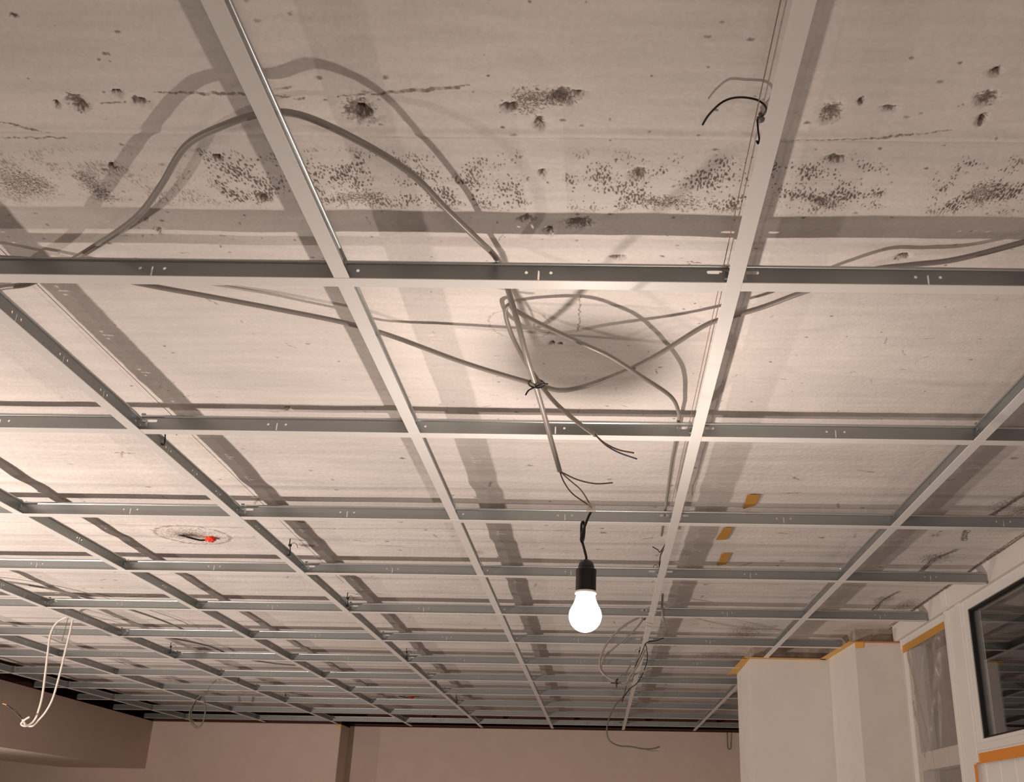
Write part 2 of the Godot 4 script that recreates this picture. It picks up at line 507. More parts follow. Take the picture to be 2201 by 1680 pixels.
const CHIPS := [-0.677, 0.951, 0.013, 0.018, -0.704, 0.951, 0.004, 0.007, -0.32, 0.959, 0.021, 0.02, -0.126, 0.949, 0.015, 0.007, -0.06, 0.929, 0.016, 0.013, -0.04, 0.925, 0.012, 0.005, -0.089, 0.976, 0.007, 0.01, -0.092, 1.077, 0.006, 0.008, -0.087, 1.211, 0.006, 0.01, 0.281, 0.954, 0.015, 0.018, 0.314, 0.934, 0.005, 0.007, 0.352, 0.945, 0.01, 0.005, 0.469, 0.926, 0.014, 0.014, 0.476, 0.965, 0.005, 0.012, 0.461, 0.882, 0.006, 0.009, 0.468, 1.27, 0.009, 0.008, -0.692, 1.077, 0.007, 0.008, -0.595, 0.945, 0.012, 0.007, -0.677, 0.813, 0.005, 0.004, -0.615, 0.931, 0.009, 0.003, -0.694, 1.222, 0.004, 0.006, -0.699, 1.193, 0.003, 0.004, -0.122, 1.182, 0.014, 0.009, -0.042, 1.192, 0.022, 0.013, 0.016, 1.281, 0.015, 0.005, 0.042, 1.078, 0.013, 0.013, -0.538, 1.051, 0.006, 0.005, 0.308, 1.042, 0.014, 0.008, -0.503, 1.139, 0.012, 0.01, 0.309, 1.132, 0.015, 0.005, -0.697, 1.879, 0.008, 0.01, -0.098, 1.566, 0.006, 0.007, -0.084, 1.567, 0.005, 0.005]
const ROUGH := [-0.844, 1.113, 0.042, 0.034, -0.743, 1.104, 0.018, 0.025, -0.739, 1.132, 0.018, 0.024, -0.363, 1.137, 0.041, 0.017, 0.091, 1.139, 0.054, 0.015, 0.321, 1.141, 0.02, 0.01, 0.534, 1.116, 0.026, 0.031, -0.101, 0.938, 0.023, 0.024, -0.07, 0.935, 0.03, 0.012]
const SCRATCHES := [[-0.57, 0.93, -0.512, 0.931, -0.445, 0.933, -0.4, 0.935], [-0.296, 0.929, -0.236, 0.922, -0.171, 0.914], [-0.34, 0.934, -0.295, 0.927], [-0.416, 0.922, -0.391, 0.919], [-0.645, 0.951, -0.613, 0.947], [-0.398, 0.941, -0.38, 0.937],
	[0.154, 1.294, 0.124, 1.288], [-0.817, 1.018, -0.722, 1.017], [-0.798, 0.986, -0.741, 1.006], [-0.045, 1.394, -0.047, 1.467, -0.051, 1.517], [0.099, 1.665, 0.105, 1.691], [-0.7, 1.419, -0.684, 1.442], [0.24, 1.003, 0.337, 1.0, 0.447, 0.984]]

func near_ceiling(parent: Node) -> void:
	var x_a := -1.55; var x_b := 1.285; var z_a := 0.3; var z_b := 2.05
	var w := 2048
	var mpp := (x_b - x_a) / w
	var h := int(round((z_b - z_a) / mpp))
	start_texture(w, h, x_a, z_a, mpp)
	var broad := field(3.0, 3); var grain := field(90.0, 4, 1, 4); var streak := field(40.0, 5, 12, 4); var pit := field(240.0, 6, 1, 3, 2); var patch := field(16.0, 7, 1, 3); var fuzz := field(30.0, 8, 1, 3)
	for j in h:
		var z := z_a + (j + 0.5) * mpp
		var band := smoothstep(1.02, 1.055, z) * (1.0 - smoothstep(1.145, 1.172, z))
		var low := smoothstep(1.07, 1.13, z)
		var warm := smoothstep(0.985, 1.006, z) * (1.0 - smoothstep(1.03, 1.10, z)) * 0.05
		var ridge := exp(-pow((z - 0.999) / 0.004, 2.0))  # lit crest of the ridge, put into the tone
		var under := exp(-pow((z - 1.007) / 0.0025, 2.0))  # shaded side of the ridge, painted as a dark line
		for i in w:
			var k := j * w + i
			var b := broad[k] / 127.5 - 1.0; var g := grain[k] / 127.5 - 1.0; var s := streak[k] / 127.5 - 1.0
			lum[k] = 1.0 + 0.035 * b + 0.03 * g + 0.035 * s - warm + 0.03 * ridge
			hgt[k] = 0.16 * g + 0.10 * s
			if under > 0.05: dirt_shade[k] = 0.16 * under * clampf(0.6 + s, 0.0, 1.0)
			if band > 0.01:
				var x := x_a + (i + 0.5) * mpp
				var open := 1.0
				var fz := (fuzz[k] / 127.5 - 1.0) * 0.012
				open = clampf((absf(x + fz + 0.0875) - 0.026) * 120.0, 0.0, 1.0) * clampf((absf(x + fz * 2.0 - 0.425) - 0.028) * 60.0, 0.0, 1.0)
				if x < -0.56: open *= 0.4
				lum[k] *= 1.0 - 0.05 * band * open * clampf(patch[k] / 127.5 - 0.7, 0.0, 1.0)
				var p := pit[k] / 127.5 - 1.0; var q := patch[k] / 127.5 - 1.0
				var a := clampf((p * 1.3 + q * 0.8 - 0.40 + 0.13 * low) * 5.0, 0.0, 1.0) * band * open
				if a > 0.0:
					dirt_shade[k] = maxf(dirt_shade[k], 0.74 * a); hgt[k] -= 0.9 * a
	# a lighter filled strip that crosses the band
	for z10 in range(0, h):
		var z := z_a + (z10 + 0.5) * mpp
		if z < 0.94 or z > 1.18: continue
		for i in range(int((-0.118 - x_a) / mpp), int((-0.058 - x_a) / mpp)):
			var k := z10 * w + i
			lum[k] *= 1.025
	for i in range(0, ROUGH.size(), 4):
		stamp(ROUGH[i], ROUGH[i + 1], ROUGH[i + 2], ROUGH[i + 3], 0.72, -0.7, 1.1, i, true)
	for s in SCRATCHES.size():
		scratch(SCRATCHES[s], 0.0030 if s == 1 else (0.0022 if s < 1 else 0.0012), 0.62, s * 7.0)
	# a faint pencilled circle
	for a in 300:
		var t := TAU * a / 300.0
		var sx := -0.156 + cos(t) * 0.056 + 0.003 * sin(t * 3.0)
		scratch([sx, 1.496 + sin(t) * 0.055, -0.156 + cos(t + 0.03) * 0.056, 1.496 + sin(t + 0.03) * 0.055], 0.0007, 0.30, 3.0)
	for n in 420:
		var x := rng.randf_range(-1.2, 0.9); var z := rng.randf_range(0.45, 2.0)
		if rng.randf() < 0.45: z = rng.randf_range(0.75, 1.3)
		var r := rng.randf_range(0.0012, 0.0035)
		stamp(x, z, r * rng.randf_range(0.6, 1.8), r, rng.randf_range(0.3, 0.7), -0.4, 0.6, n)
	for n in 60:
		var x := rng.randf_range(-0.8, 0.7); var z := rng.randf_range(1.2, 2.0); var a := rng.randf_range(0, TAU); var l := rng.randf_range(0.005, 0.03)
		scratch([x, z, x + cos(a) * l, z + sin(a) * l], 0.0008, 0.45, n)
	var shape := hgt.duplicate()
	shape.fill(0.0)
	var keep := hgt
	hgt = shape
	for i in range(0, CHIPS.size(), 4):
		var big: bool = CHIPS[i + 2] > 0.0095
		stamp(CHIPS[i], CHIPS[i + 1], CHIPS[i + 2], CHIPS[i + 3], 0.78 if big else 0.92, -0.007 if big else -0.010, 0.9, i * 3.0)
	stamp(-0.318, 0.958, 0.008, 0.008, 0.97, -0.010, 0.6, 4.0)         # the deep core of the crater left of the middle
	shape = hgt
	hgt = keep
	var m := ceiling_material(0.35)
	# the slab's underside as a fine grid: chips go up into the concrete, the ridge hangs down
	var cell := 0.005
	var nx := int(round((x_b - x_a) / cell)); var nz := int(round((z_b - z_a) / cell))
	var hh := PackedFloat32Array(); hh.resize((nx + 1) * (nz + 1))
	for j in nz + 1:
		var z := z_a + (z_b - z_a) * j / nz
		var r := 0.0025 * exp(-pow((z - 0.999) / 0.006, 2.0)) - 0.0012 * smoothstep(1.0, 1.02, z) * (1.0 - smoothstep(1.15, 1.2, z))
		for i in nx + 1:
			var x := x_a + (x_b - x_a) * i / nx
			var k := mini(h - 1, int((z - z_a) / mpp)) * w + mini(w - 1, int((x - x_a) / mpp))
			var wave := 0.0022 * noise.get_noise_2d(x * 2.2, z * 2.2) + 0.0007 * noise.get_noise_2d(x * 9.0, z * 26.0 + 40.0)
			var rim := minf(minf(x - x_a, x_b - x), minf(z - z_a, z_b - z))
			hh[j * (nx + 1) + i] = -shape[k] + (wave - r) * clampf(rim * 12.0, 0.0, 1.0)
	var vs := PackedVector3Array(); var ns := PackedVector3Array(); var us := PackedVector2Array(); var ids := PackedInt32Array()
	for j in nz + 1:
		for i in nx + 1:
			var at := j * (nx + 1) + i
			vs.append(P(x_a + (x_b - x_a) * i / nx, SLAB + hh[at], z_a + (z_b - z_a) * j / nz))
			var dx := hh[j * (nx + 1) + mini(i + 1, nx)] - hh[j * (nx + 1) + maxi(i - 1, 0)]
			var dz := hh[mini(j + 1, nz) * (nx + 1) + i] - hh[maxi(j - 1, 0) * (nx + 1) + i]
			ns.append(Vector3(dx / (2 * cell), -1.0, -dz / (2 * cell)).normalized())
			us.append(Vector2(float(i) / nx, float(j) / nz))
			if i < nx and j < nz:
				ids.append_array([at, at + 1, at + nx + 1, at + 1, at + nx + 2, at + nx + 1])
	var arr := []; arr.resize(Mesh.ARRAY_MAX)
	arr[Mesh.ARRAY_VERTEX] = vs; arr[Mesh.ARRAY_NORMAL] = ns; arr[Mesh.ARRAY_TEX_UV] = us; arr[Mesh.ARRAY_INDEX] = ids
	var am := ArrayMesh.new(); am.add_surface_from_arrays(Mesh.PRIMITIVE_TRIANGLES, arr)
	put("chipped_concrete", am, m, parent)

const FAR_LINES := [[-1.857, 2.742, -1.15, 2.775, -0.424, 2.755, 0.291, 2.754], [0.259, 2.037, 0.337, 2.048], [-0.74, 2.948, -0.65, 2.96]]
const FAR_CRACKS := [[1.122, 2.1, 1.122, 2.361, 1.112, 2.56, 1.096, 2.696, 1.12, 2.8], [1.139, 2.894, 1.102, 3.007, 1.113, 3.285], [1.124, 3.461, 1.107, 3.616, 1.114, 3.801], [1.278, 2.1, 1.28, 2.793, 1.276, 2.94, 1.278, 3.177, 1.279, 3.8, 1.278, 4.1]]

func far_ceiling(parent: Node) -> void:
	var x_a := -3.47; var x_b := 1.285; var z_a := 2.05; var z_b := 7.97
	var mpp := 0.0034
	var w := int(round((x_b - x_a) / mpp)); var h := int(round((z_b - z_a) / mpp))
	start_texture(w, h, x_a, z_a, mpp)
	var broad := field(2.5, 3); var grain := field(60.0, 4, 1, 4); var streak := field(22.0, 5, 10, 4)
	for j in h:
		var z := z_a + (j + 0.5) * mpp
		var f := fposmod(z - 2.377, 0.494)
		var line := -0.05 * exp(-pow((f - 0.02) / 0.012, 2.0)) + 0.035 * exp(-pow((f - 0.49) / 0.02, 2.0)) - 0.02 * smoothstep(0.494, 0.0, f)  # light and shade of the board ridges put into the tone
		var old := 1.0 - 0.10 * smoothstep(5.6, 7.9, z)  # tone darkens towards the far end
		for i in w:
			var k := j * w + i
			var b := broad[k] / 127.5 - 1.0; var g := grain[k] / 127.5 - 1.0; var s := streak[k] / 127.5 - 1.0
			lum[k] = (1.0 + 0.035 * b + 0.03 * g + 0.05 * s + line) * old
			hgt[k] = 0.25 * g + 0.25 * s
	for s in FAR_LINES.size(): scratch(FAR_LINES[s], 0.003, 0.28, s * 5.0)
	for s in FAR_CRACKS.size():
		for n in 4:
			var c := []
			for v in range(0, FAR_CRACKS[s].size(), 2): c.append_array([FAR_CRACKS[s][v] + rng.randf_range(-0.012, 0.012), FAR_CRACKS[s][v + 1]])
			scratch(c, 0.0022 if n else 0.0036, 0.85, s * 11.0 + n * 3.7)
	for p in [[1.11, 2.457, 0.03, 0.05], [1.102, 3.007, 0.05, 0.07], [1.107, 3.616, 0.04, 0.1], [1.02, 2.75, 0.02, 0.02], [1.22, 3.69, 0.04, 0.1], [0.66, 4.3, 0.08, 0.2], [0.6, 4.9, 0.1, 0.12], [1.2, 2.5, 0.05, 0.2]]:
		stamp(p[0], p[1], p[2], p[3], 0.6, -0.6, 1.1, p[1] * 10.0, true)
	# the scraped round patch of an old lamp outlet, and the second one further back
	for q in [[-1.309, 2.862, 0.115, 0.10], [-1.30, 6.78, 0.10, 0.10]]:
		for a in 160:
			var t := TAU * a / 160.0
			var r := 1.0 + 0.05 * noise.get_noise_2d(cos(t) * 60.0, sin(t) * 60.0)
			scratch([q[0] + cos(t) * q[2] * r, q[1] + sin(t) * q[3] * r, q[0] + cos(t + 0.04) * q[2] * r, q[1] + sin(t + 0.04) * q[3] * r], 0.0045, 0.5, a)
		stamp(q[0], q[1], q[2] * 0.85, q[3] * 0.85, 0.55, -0.5, 1.2, 60.0, true)
		stamp(q[0] - 0.01, q[1] - 0.005, q[2] * 0.42, q[3] * 0.30, 0.95, -0.9, 1.0, 61.0)  # dark hollow of the outlet, its shade painted into the colour
	stamp(-0.973, 2.96, 0.028, 0.022, 0.7, -0.5, 1.0, 77.0)
	stamp(-0.42, 3.02, 0.03, 0.03, 0.3, -0.3, 1.0, 78.0)
	for n in 260:
		var x := rng.randf_range(-2.6, 1.2); var z := rng.randf_range(2.1, 5.5); var r := rng.randf_range(0.002, 0.007)
		stamp(x, z, r * rng.randf_range(0.8, 2.0), r * 1.3, rng.randf_range(0.3, 0.7), -0.4, 0.8, n)
	for n in 90:
		var x := rng.randf_range(-2.4, 1.0); var z := rng.randf_range(2.1, 4.5); var a := rng.randf_range(0, TAU); var l := rng.randf_range(0.01, 0.06)
		scratch([x, z, x + cos(a) * l, z + sin(a) * l], 0.002, 0.5, n)
	var m := ceiling_material(0.5)
	var cx := 60; var cz := 240
	var vs := PackedVector3Array(); var ns := PackedVector3Array(); var us := PackedVector2Array(); var ids := PackedInt32Array()
	var lift := func(x: float, z: float) -> float:
		var f := fposmod(z - 2.377, 0.494)
		var rim := clampf(minf(minf(x - x_a, x_b - x), minf(z - z_a, z_b - z)) * 8.0, 0.0, 1.0)
		return (0.003 * noise.get_noise_2d(x * 1.6, z * 1.6) - 0.0022 * exp(-pow((f - 0.45) / 0.04, 2.0)) + 0.0015 * exp(-pow((f - 0.04) / 0.03, 2.0))) * rim
	for j in cz + 1:
		for i in cx + 1:
			var x := x_a + (x_b - x_a) * i / cx; var z := z_a + (z_b - z_a) * j / cz
			vs.append(P(x, SLAB + lift.call(x, z), z))
			var dx: float = (lift.call(x + 0.01, z) - lift.call(x - 0.01, z)) / 0.02; var dz: float = (lift.call(x, z + 0.01) - lift.call(x, z - 0.01)) / 0.02
			ns.append(Vector3(dx, -1.0, -dz).normalized()); us.append(Vector2(float(i) / cx, float(j) / cz))
			var at := j * (cx + 1) + i
			if i < cx and j < cz: ids.append_array([at, at + 1, at + cx + 1, at + 1, at + cx + 2, at + cx + 1])
	var arr := []; arr.resize(Mesh.ARRAY_MAX)
	arr[Mesh.ARRAY_VERTEX] = vs; arr[Mesh.ARRAY_NORMAL] = ns; arr[Mesh.ARRAY_TEX_UV] = us; arr[Mesh.ARRAY_INDEX] = ids
	var am := ArrayMesh.new(); am.add_surface_from_arrays(Mesh.PRIMITIVE_TRIANGLES, arr)
	put("plastered_concrete", am, m, parent)

func build_ceiling() -> void:
	var c := shell("ceiling")
	near_ceiling(c)
	far_ceiling(c)
	var b := Mb.new()                                           # the slab out of frame: beside and behind the camera
	b.span(P(-6.2, SLAB, 0.3), P(1.6, SLAB + 0.2, -3.2))
	b.span(P(-6.2, SLAB, 2.05), P(-1.55, SLAB + 0.2, 0.3))
	obj("plain_concrete", b, M.ceiling_plain, c)
	var s := Mb.new()                                           # the slab's edge along the dark gaps, their shade put into its colour
	s.span(P(-3.47, SLAB + 0.012, 7.97), P(1.6, SLAB + 0.2, 0.3))
	obj("slab_core", s, M.gap_shade, c)
	var v := Mb.new()                                           # surfaces round the gaps by beam and far wall, shade put into their colour
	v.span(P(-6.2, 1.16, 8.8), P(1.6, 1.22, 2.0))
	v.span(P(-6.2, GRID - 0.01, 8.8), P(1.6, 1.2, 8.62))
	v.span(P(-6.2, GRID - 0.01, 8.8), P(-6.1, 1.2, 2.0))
	obj("shaded_gap", v, M.gap_shade, c)

# ---------------------------------------------------------------- walls, windows
func build_walls() -> void:
	var f := Mb.new(); f.span(P(-6.2, -EYE - 0.1, -3.2), P(1.6, -EYE, 8.8)); struct("floor", f, M.floor)
	var bk := Mb.new(); bk.span(P(-6.2, -EYE, -3.2), P(1.6, 1.2, -3.0)); struct("wall_back", bk, M.wall)
	var outer := Mb.new(); outer.span(P(-6.2, -EYE, -3.0), P(-6.0, 0.86, 8.8)); struct("wall_outer_left", outer, M.wall)
	var fl := Mb.new(); fl.span(P(-6.0, -EYE, 8.07), P(-2.172, 0.780, 8.8), 0.004); struct("wall_far_left", fl, M.wall)
	var fr := Mb.new(); fr.span(P(-2.172, -EYE, 8.36), P(1.6, 0.790, 8.8)); struct("wall_far", fr, M.wall)
	# the beam on the left, slightly out of square
	var lb := Mb.new()
	var poly := PackedVector2Array([Vector2(-3.325, 1.1), Vector2(-3.757, 8.068), Vector2(-4.45, 8.068), Vector2(-4.45, 1.1)])
	lb.prism(poly, func(p: Vector2, s: float) -> Vector3: return P(p.x, s, p.y), 0.397, 0.777)
	struct("wall_beam_left", lb, M.wall)
	# right wall: lintel strip above the windows, pieces below and behind
	var wr := Mb.new()
	wr.span(P(1.285, 0.785, -3.0), P(1.6, SLAB + 0.05, 4.115))
	wr.span(P(1.312, -EYE, 4.075), P(1.6, 1.2, 8.8))
	wr.span(P(1.312, -EYE, -3.0), P(1.6, 0.79, 1.3))
	wr.span(P(1.36, -EYE, 1.3), P(1.6, -0.55, 4.075))
	struct("wall_right", wr, M.plaster)
	# boxed-in column, plastered below, bare concrete above the grid
	var co := Mb.new()
	co.prism(PackedVector2Array([Vector2(0.726, 5.05), Vector2(0.722, 4.57), Vector2(1.094, 4.573), Vector2(1.113, 4.11), Vector2(1.33, 4.11), Vector2(1.33, 5.05)]),
		func(p: Vector2, s: float) -> Vector3: return P(p.x, s, p.y), -EYE, 0.7815)
	struct("wall_column", co, M.plaster)
	var cu := Mb.new()
	cu.prism(PackedVector2Array([Vector2(0.748, 5.03), Vector2(0.748, 4.62), Vector2(1.122, 4.62), Vector2(1.135, 4.175), Vector2(1.33, 4.175), Vector2(1.33, 5.03)]),
		func(p: Vector2, s: float) -> Vector3: return P(p.x, s, p.y), 0.7815, SLAB + 0.01)
	struct("wall_column_top", cu, M.raw)
	var rail := Mb.new()                                        # wall angle at the foot of the far gap, coloured with the gap's shade
	rail.span(P(-2.172, 0.790, 8.33), P(1.29, 0.7925, 8.36)); rail.span(P(-2.172, 0.790, 8.357), P(1.29, 0.812, 8.36))
	struct("trim_1", rail, M.gap_shade)
	var rail2 := Mb.new()                                       # and along the far end of the left wall, in the same shade colour
	rail2.span(P(-4.4, 0.780, 8.045), P(-2.172, 0.783, 8.07)); rail2.span(P(-4.4, 0.780, 8.067), P(-2.172, 0.80, 8.07))
	struct("trim_2", rail2, M.gap_shade)

func frame_bar(b: Mb, lo: Vector3, hi: Vector3) -> void:
	b.span(P(lo.x, lo.y, lo.z), P(hi.x, hi.y, hi.z), 0.0018)

func build_windows() -> void:
	var w1 := shell("window_1")
	var f := Mb.new()
	frame_bar(f, Vector3(1.300, 0.750, 1.3), Vector3(1.36, 0.787, 3.47))          # head
	frame_bar(f, Vector3(1.300, 0.258, 1.3), Vector3(1.36, 0.305, 3.44))          # rail under the glass
	frame_bar(f, Vector3(1.295, 0.266, 1.36), Vector3(1.31, 0.292, 3.36))
	frame_bar(f, Vector3(1.300, 0.258, 1.3), Vector3(1.36, 0.79, 1.36))
	obj("frame", f, M.pvc, w1)
	var po := Mb.new()
	frame_bar(po, Vector3(1.290, -0.55, 3.475), Vector3(1.37, SLAB, 3.502))         # outer lip of the post, up to the slab
	frame_bar(po, Vector3(1.297, -0.55, 3.37), Vector3(1.37, 0.787, 3.48))
	frame_bar(po, Vector3(1.291, 0.230, 3.338), Vector3(1.33, 0.786, 3.385))
	frame_bar(po, Vector3(1.2995, 0.256, 3.297), Vector3(1.35, 0.77, 3.345))
	frame_bar(po, Vector3(1.276, 0.790, 3.42), Vector3(1.30, SLAB, 3.48))
	obj("post", po, M.pvc, w1)
	var gk := Mb.new()
	gk.span(P(1.308, 0.305, 1.36), P(1.320, 0.312, 3.297)); gk.span(P(1.308, 0.742, 1.36), P(1.320, 0.750, 3.297)); gk.span(P(1.306, 0.305, 3.286), P(1.320, 0.750, 3.297))
	obj("gasket", gk, M.gasket, w1)
	var p1 := Mb.new(); p1.span(P(1.320, 0.303, 1.36), P(1.324, 0.752, 3.30)); obj("pane", p1, M.glass, w1)
	var pn := Mb.new()
	var z := 1.3
	while z < 3.36:
		pn.span(P(1.318, -0.55, z), P(1.35, 0.250, minf(z + 0.12, 3.375) - 0.003), 0.003)
		z += 0.12
	var lower := obj("infill_panel", pn, M.panel, w1)
	lower.set_meta("label", "white grooved panel below the glass")
	var w2 := shell("window_2")
	var f2 := Mb.new()
	frame_bar(f2, Vector3(1.300, 0.745, 3.50), Vector3(1.37, 0.786, 4.075))
	frame_bar(f2, Vector3(1.300, -0.55, 3.948), Vector3(1.37, 0.76, 4.045))
	frame_bar(f2, Vector3(1.304, 0.236, 3.50), Vector3(1.36, 0.306, 3.955))
	obj("frame", f2, M.pvc, w2)
	var p3 := Mb.new(); p3.span(P(1.346, 0.30, 3.50), P(1.35, 0.75, 3.95)); obj("pane", p3, M.glass, w2)
	var p4 := Mb.new(); p4.span(P(1.346, -0.5, 3.50), P(1.35, 0.24, 3.95)); obj("pane", p4, M.glass, w2)
	# a dark night behind the glass: the outer reveal
	# plastic film taped over window 2
	var nx := 90; var ny := 150
	var folds := [[3.55, 0.74, 3.70, 0.30, 0.010], [3.56, 0.74, 3.86, 0.25, 0.008], [3.93, 0.72, 3.74, 0.22, 0.012], [3.93, 0.50, 3.80, 0.2, 0.009], [3.60, 0.74, 3.60, 0.0, 0.006], [3.75, 0.74, 3.9, 0.45, 0.006]]
	var at := func(i: int, j: int) -> Vector3:
		var z2 := lerpf(3.505, 3.985, float(i) / nx); var y := lerpf(-0.2, 0.738, float(j) / ny)
		var d := 0.003 * noise.get_noise_2d(z2 * 16.0, y * 7.0) + 0.0006 * noise.get_noise_2d(z2 * 60.0, y * 30.0)
		for q in folds:
			var a := Vector2(q[0], q[1]); var b2 := Vector2(q[2], q[3])
			var t := clampf((Vector2(z2, y) - a).dot(b2 - a) / (b2 - a).length_squared(), 0.0, 1.0)
			var e := (Vector2(z2, y) - a.lerp(b2, t)).length()
			d += 2.0 * q[4] * exp(-pow(e / 0.015, 2.0)) * (1.0 - 0.5 * t)
		return P(1.299 - maxf(d, -0.003) * smoothstep(0.738, 0.70, y) - 0.002, y, z2)
	var vs := PackedVector3Array(); var ns := PackedVector3Array(); var ids := PackedInt32Array()
	for j in ny + 1:
		for i in nx + 1:
			vs.append(at.call(i, j))
			var u: Vector3 = at.call(mini(i + 1, nx), j) - at.call(maxi(i - 1, 0), j); var v: Vector3 = at.call(i, mini(j + 1, ny)) - at.call(i, maxi(j - 1, 0))
			var nn := u.cross(v).normalized()
			ns.append(nn if nn.x < 0 else -nn)
			var k := j * (nx + 1) + i
			if i < nx and j < ny: ids.append_array([k, k + 1, k + nx + 1, k + 1, k + nx + 2, k + nx + 1])
	var arr := []; arr.resize(Mesh.ARRAY_MAX)
	arr[Mesh.ARRAY_VERTEX] = vs; arr[Mesh.ARRAY_NORMAL] = ns; arr[Mesh.ARRAY_INDEX] = ids
	var am := ArrayMesh.new(); am.add_surface_from_arrays(Mesh.PRIMITIVE_TRIANGLES, arr)
	tag(put("plastic_film", am, M.film), "creased translucent plastic film taped over the narrow window beside the column", "plastic film")

func tape_strip(label: String, m: Material, pts: Array) -> void:
	# pts: corner points (own coordinates) of a thin strip, in order round its edge
	var b := Mb.new()
	var a: Vector3 = V(pts[0]); var c: Vector3 = V(pts[1]); var d: Vector3 = V(pts[2]); var e: Vector3 = V(pts[3])
	var nn := (c - a).cross(e - a).normalized() * 0.0006
	b.quad(a + nn, c + nn, d + nn, e + nn, nn); b.quad(a - nn, c - nn, d - nn, e - nn, -nn)
	var ring := [a, c, d, e]
	for k in 4: b.quad(ring[k] + nn, ring[(k + 1) % 4] + nn, ring[(k + 1) % 4] - nn, ring[k] - nn, ring[k] - (a + c + d + e) / 4)
	tag(obj("masking_tape", b, m), label, "tape", "strips of masking tape")

func build_tapes() -> void:
	var c := SLAB - 0.0045
	tape_strip("nearest of the three yellow tape pieces stuck on the ceiling, with a torn corner", M.tape_ceiling, [Vector3(0.389, c, 2.391), Vector3(0.423, c, 2.39), Vector3(0.424, c, 2.478), Vector3(0.394, c, 2.509)])
	tape_strip("middle of the three yellow tape pieces stuck on the ceiling", M.tape_ceiling, [Vector3(0.362, c, 2.689), Vector3(0.39, c, 2.687), Vector3(0.387, c, 2.808), Vector3(0.353, c, 2.815)])
	tape_strip("farthest of the three yellow tape pieces stuck on the ceiling", M.tape_ceiling, [Vector3(0.391, c, 2.971), Vector3(0.421, c, 2.964), Vector3(0.422, c, 3.097), Vector3(0.394, c, 3.122)])
	var t := 0.7825
	tape_strip("yellow tape overhanging the column's narrow left face", M.tape, [Vector3(0.724, t, 5.05), Vector3(0.722, t, 4.57), Vector3(0.688, t, 4.545), Vector3(0.678, t, 5.09)])
	tape_strip("thin yellow tape edge along the column's wide front face", M.tape, [Vector3(0.688, t, 4.568), Vector3(1.095, t, 4.572), Vector3(1.08, t, 4.545), Vector3(0.69, t, 4.535)])
	tape_strip("yellow tape overhanging the column's inner right face", M.tape, [Vector3(1.096, t, 4.575), Vector3(1.113, t, 4.11), Vector3(1.085, t, 4.09), Vector3(1.058, t, 4.56)])
	tape_strip("yellow tape patch folded over the column's right corner", M.tape, [Vector3(1.112, 0.783, 4.106), Vector3(1.150, 0.783, 4.106), Vector3(1.148, 0.758, 4.106), Vector3(1.114, 0.755, 4.106)])
	tape_strip("thin yellow tape edge above the column's face beside the window", M.tape_orange, [Vector3(1.11, t, 4.108), Vector3(1.31, t, 4.108), Vector3(1.31, t, 4.090), Vector3(1.11, t, 4.092)])
	tape_strip("scrap of yellow tape at the top of the step in the far wall", M.tape, [Vector3(-2.21, 0.778, 8.066), Vector3(-2.174, 0.778, 8.066), Vector3(-2.174, 0.755, 8.066), Vector3(-2.21, 0.757, 8.066)])
	tape_strip("long vertical tape between the column and the narrow window", M.tape, [Vector3(1.309, 0.775, 4.072), Vector3(1.309, 0.775, 4.048), Vector3(1.309, -0.3, 4.050), Vector3(1.309, -0.3, 4.068)])
	tape_strip("orange tape along the top edge of the plastic film", M.tape_ceiling, [Vector3(1.291, 0.752, 3.505), Vector3(1.291, 0.752, 3.99), Vector3(1.291, 0.722, 3.99), Vector3(1.291, 0.722, 3.505)])
	tape_strip("short orange tape at the narrow window's upper corner by the column", M.tape_orange, [Vector3(1.2985, 0.757, 3.99), Vector3(1.2985, 0.757, 4.042), Vector3(1.2985, 0.725, 4.042), Vector3(1.2985, 0.725, 3.99)])
	tape_strip("orange tape along the upper edge of the white panel below the big window", M.tape_orange, [Vector3(1.2985, 0.260, 1.4), Vector3(1.2985, 0.260, 3.385), Vector3(1.2985, 0.226, 3.385), Vector3(1.2985, 0.226, 1.4)])
	tape_strip("orange tape down the post beside the white panel", M.tape_orange, [Vector3(1.296, 0.226, 3.386), Vector3(1.296, 0.226, 3.362), Vector3(1.296, -0.3, 3.364), Vector3(1.296, -0.3, 3.386)])

# ---------------------------------------------------------------- cables, lamp
func cable(called: String, label: String, category: String, c: Array, r: float, m: Material, sides := 10) -> MeshInstance3D:
	var b := Mb.new(); b.tube(curve(c), r, sides)
	var o := obj(called, b, m)
	tag(o, label, category)
	return o

func strand(parent: Node, called: String, c: Array, r: float, m: Material, sides := 8) -> MeshInstance3D:
	var b := Mb.new(); b.tube(curve(c), r, sides)
	return obj(called, b, m, parent)

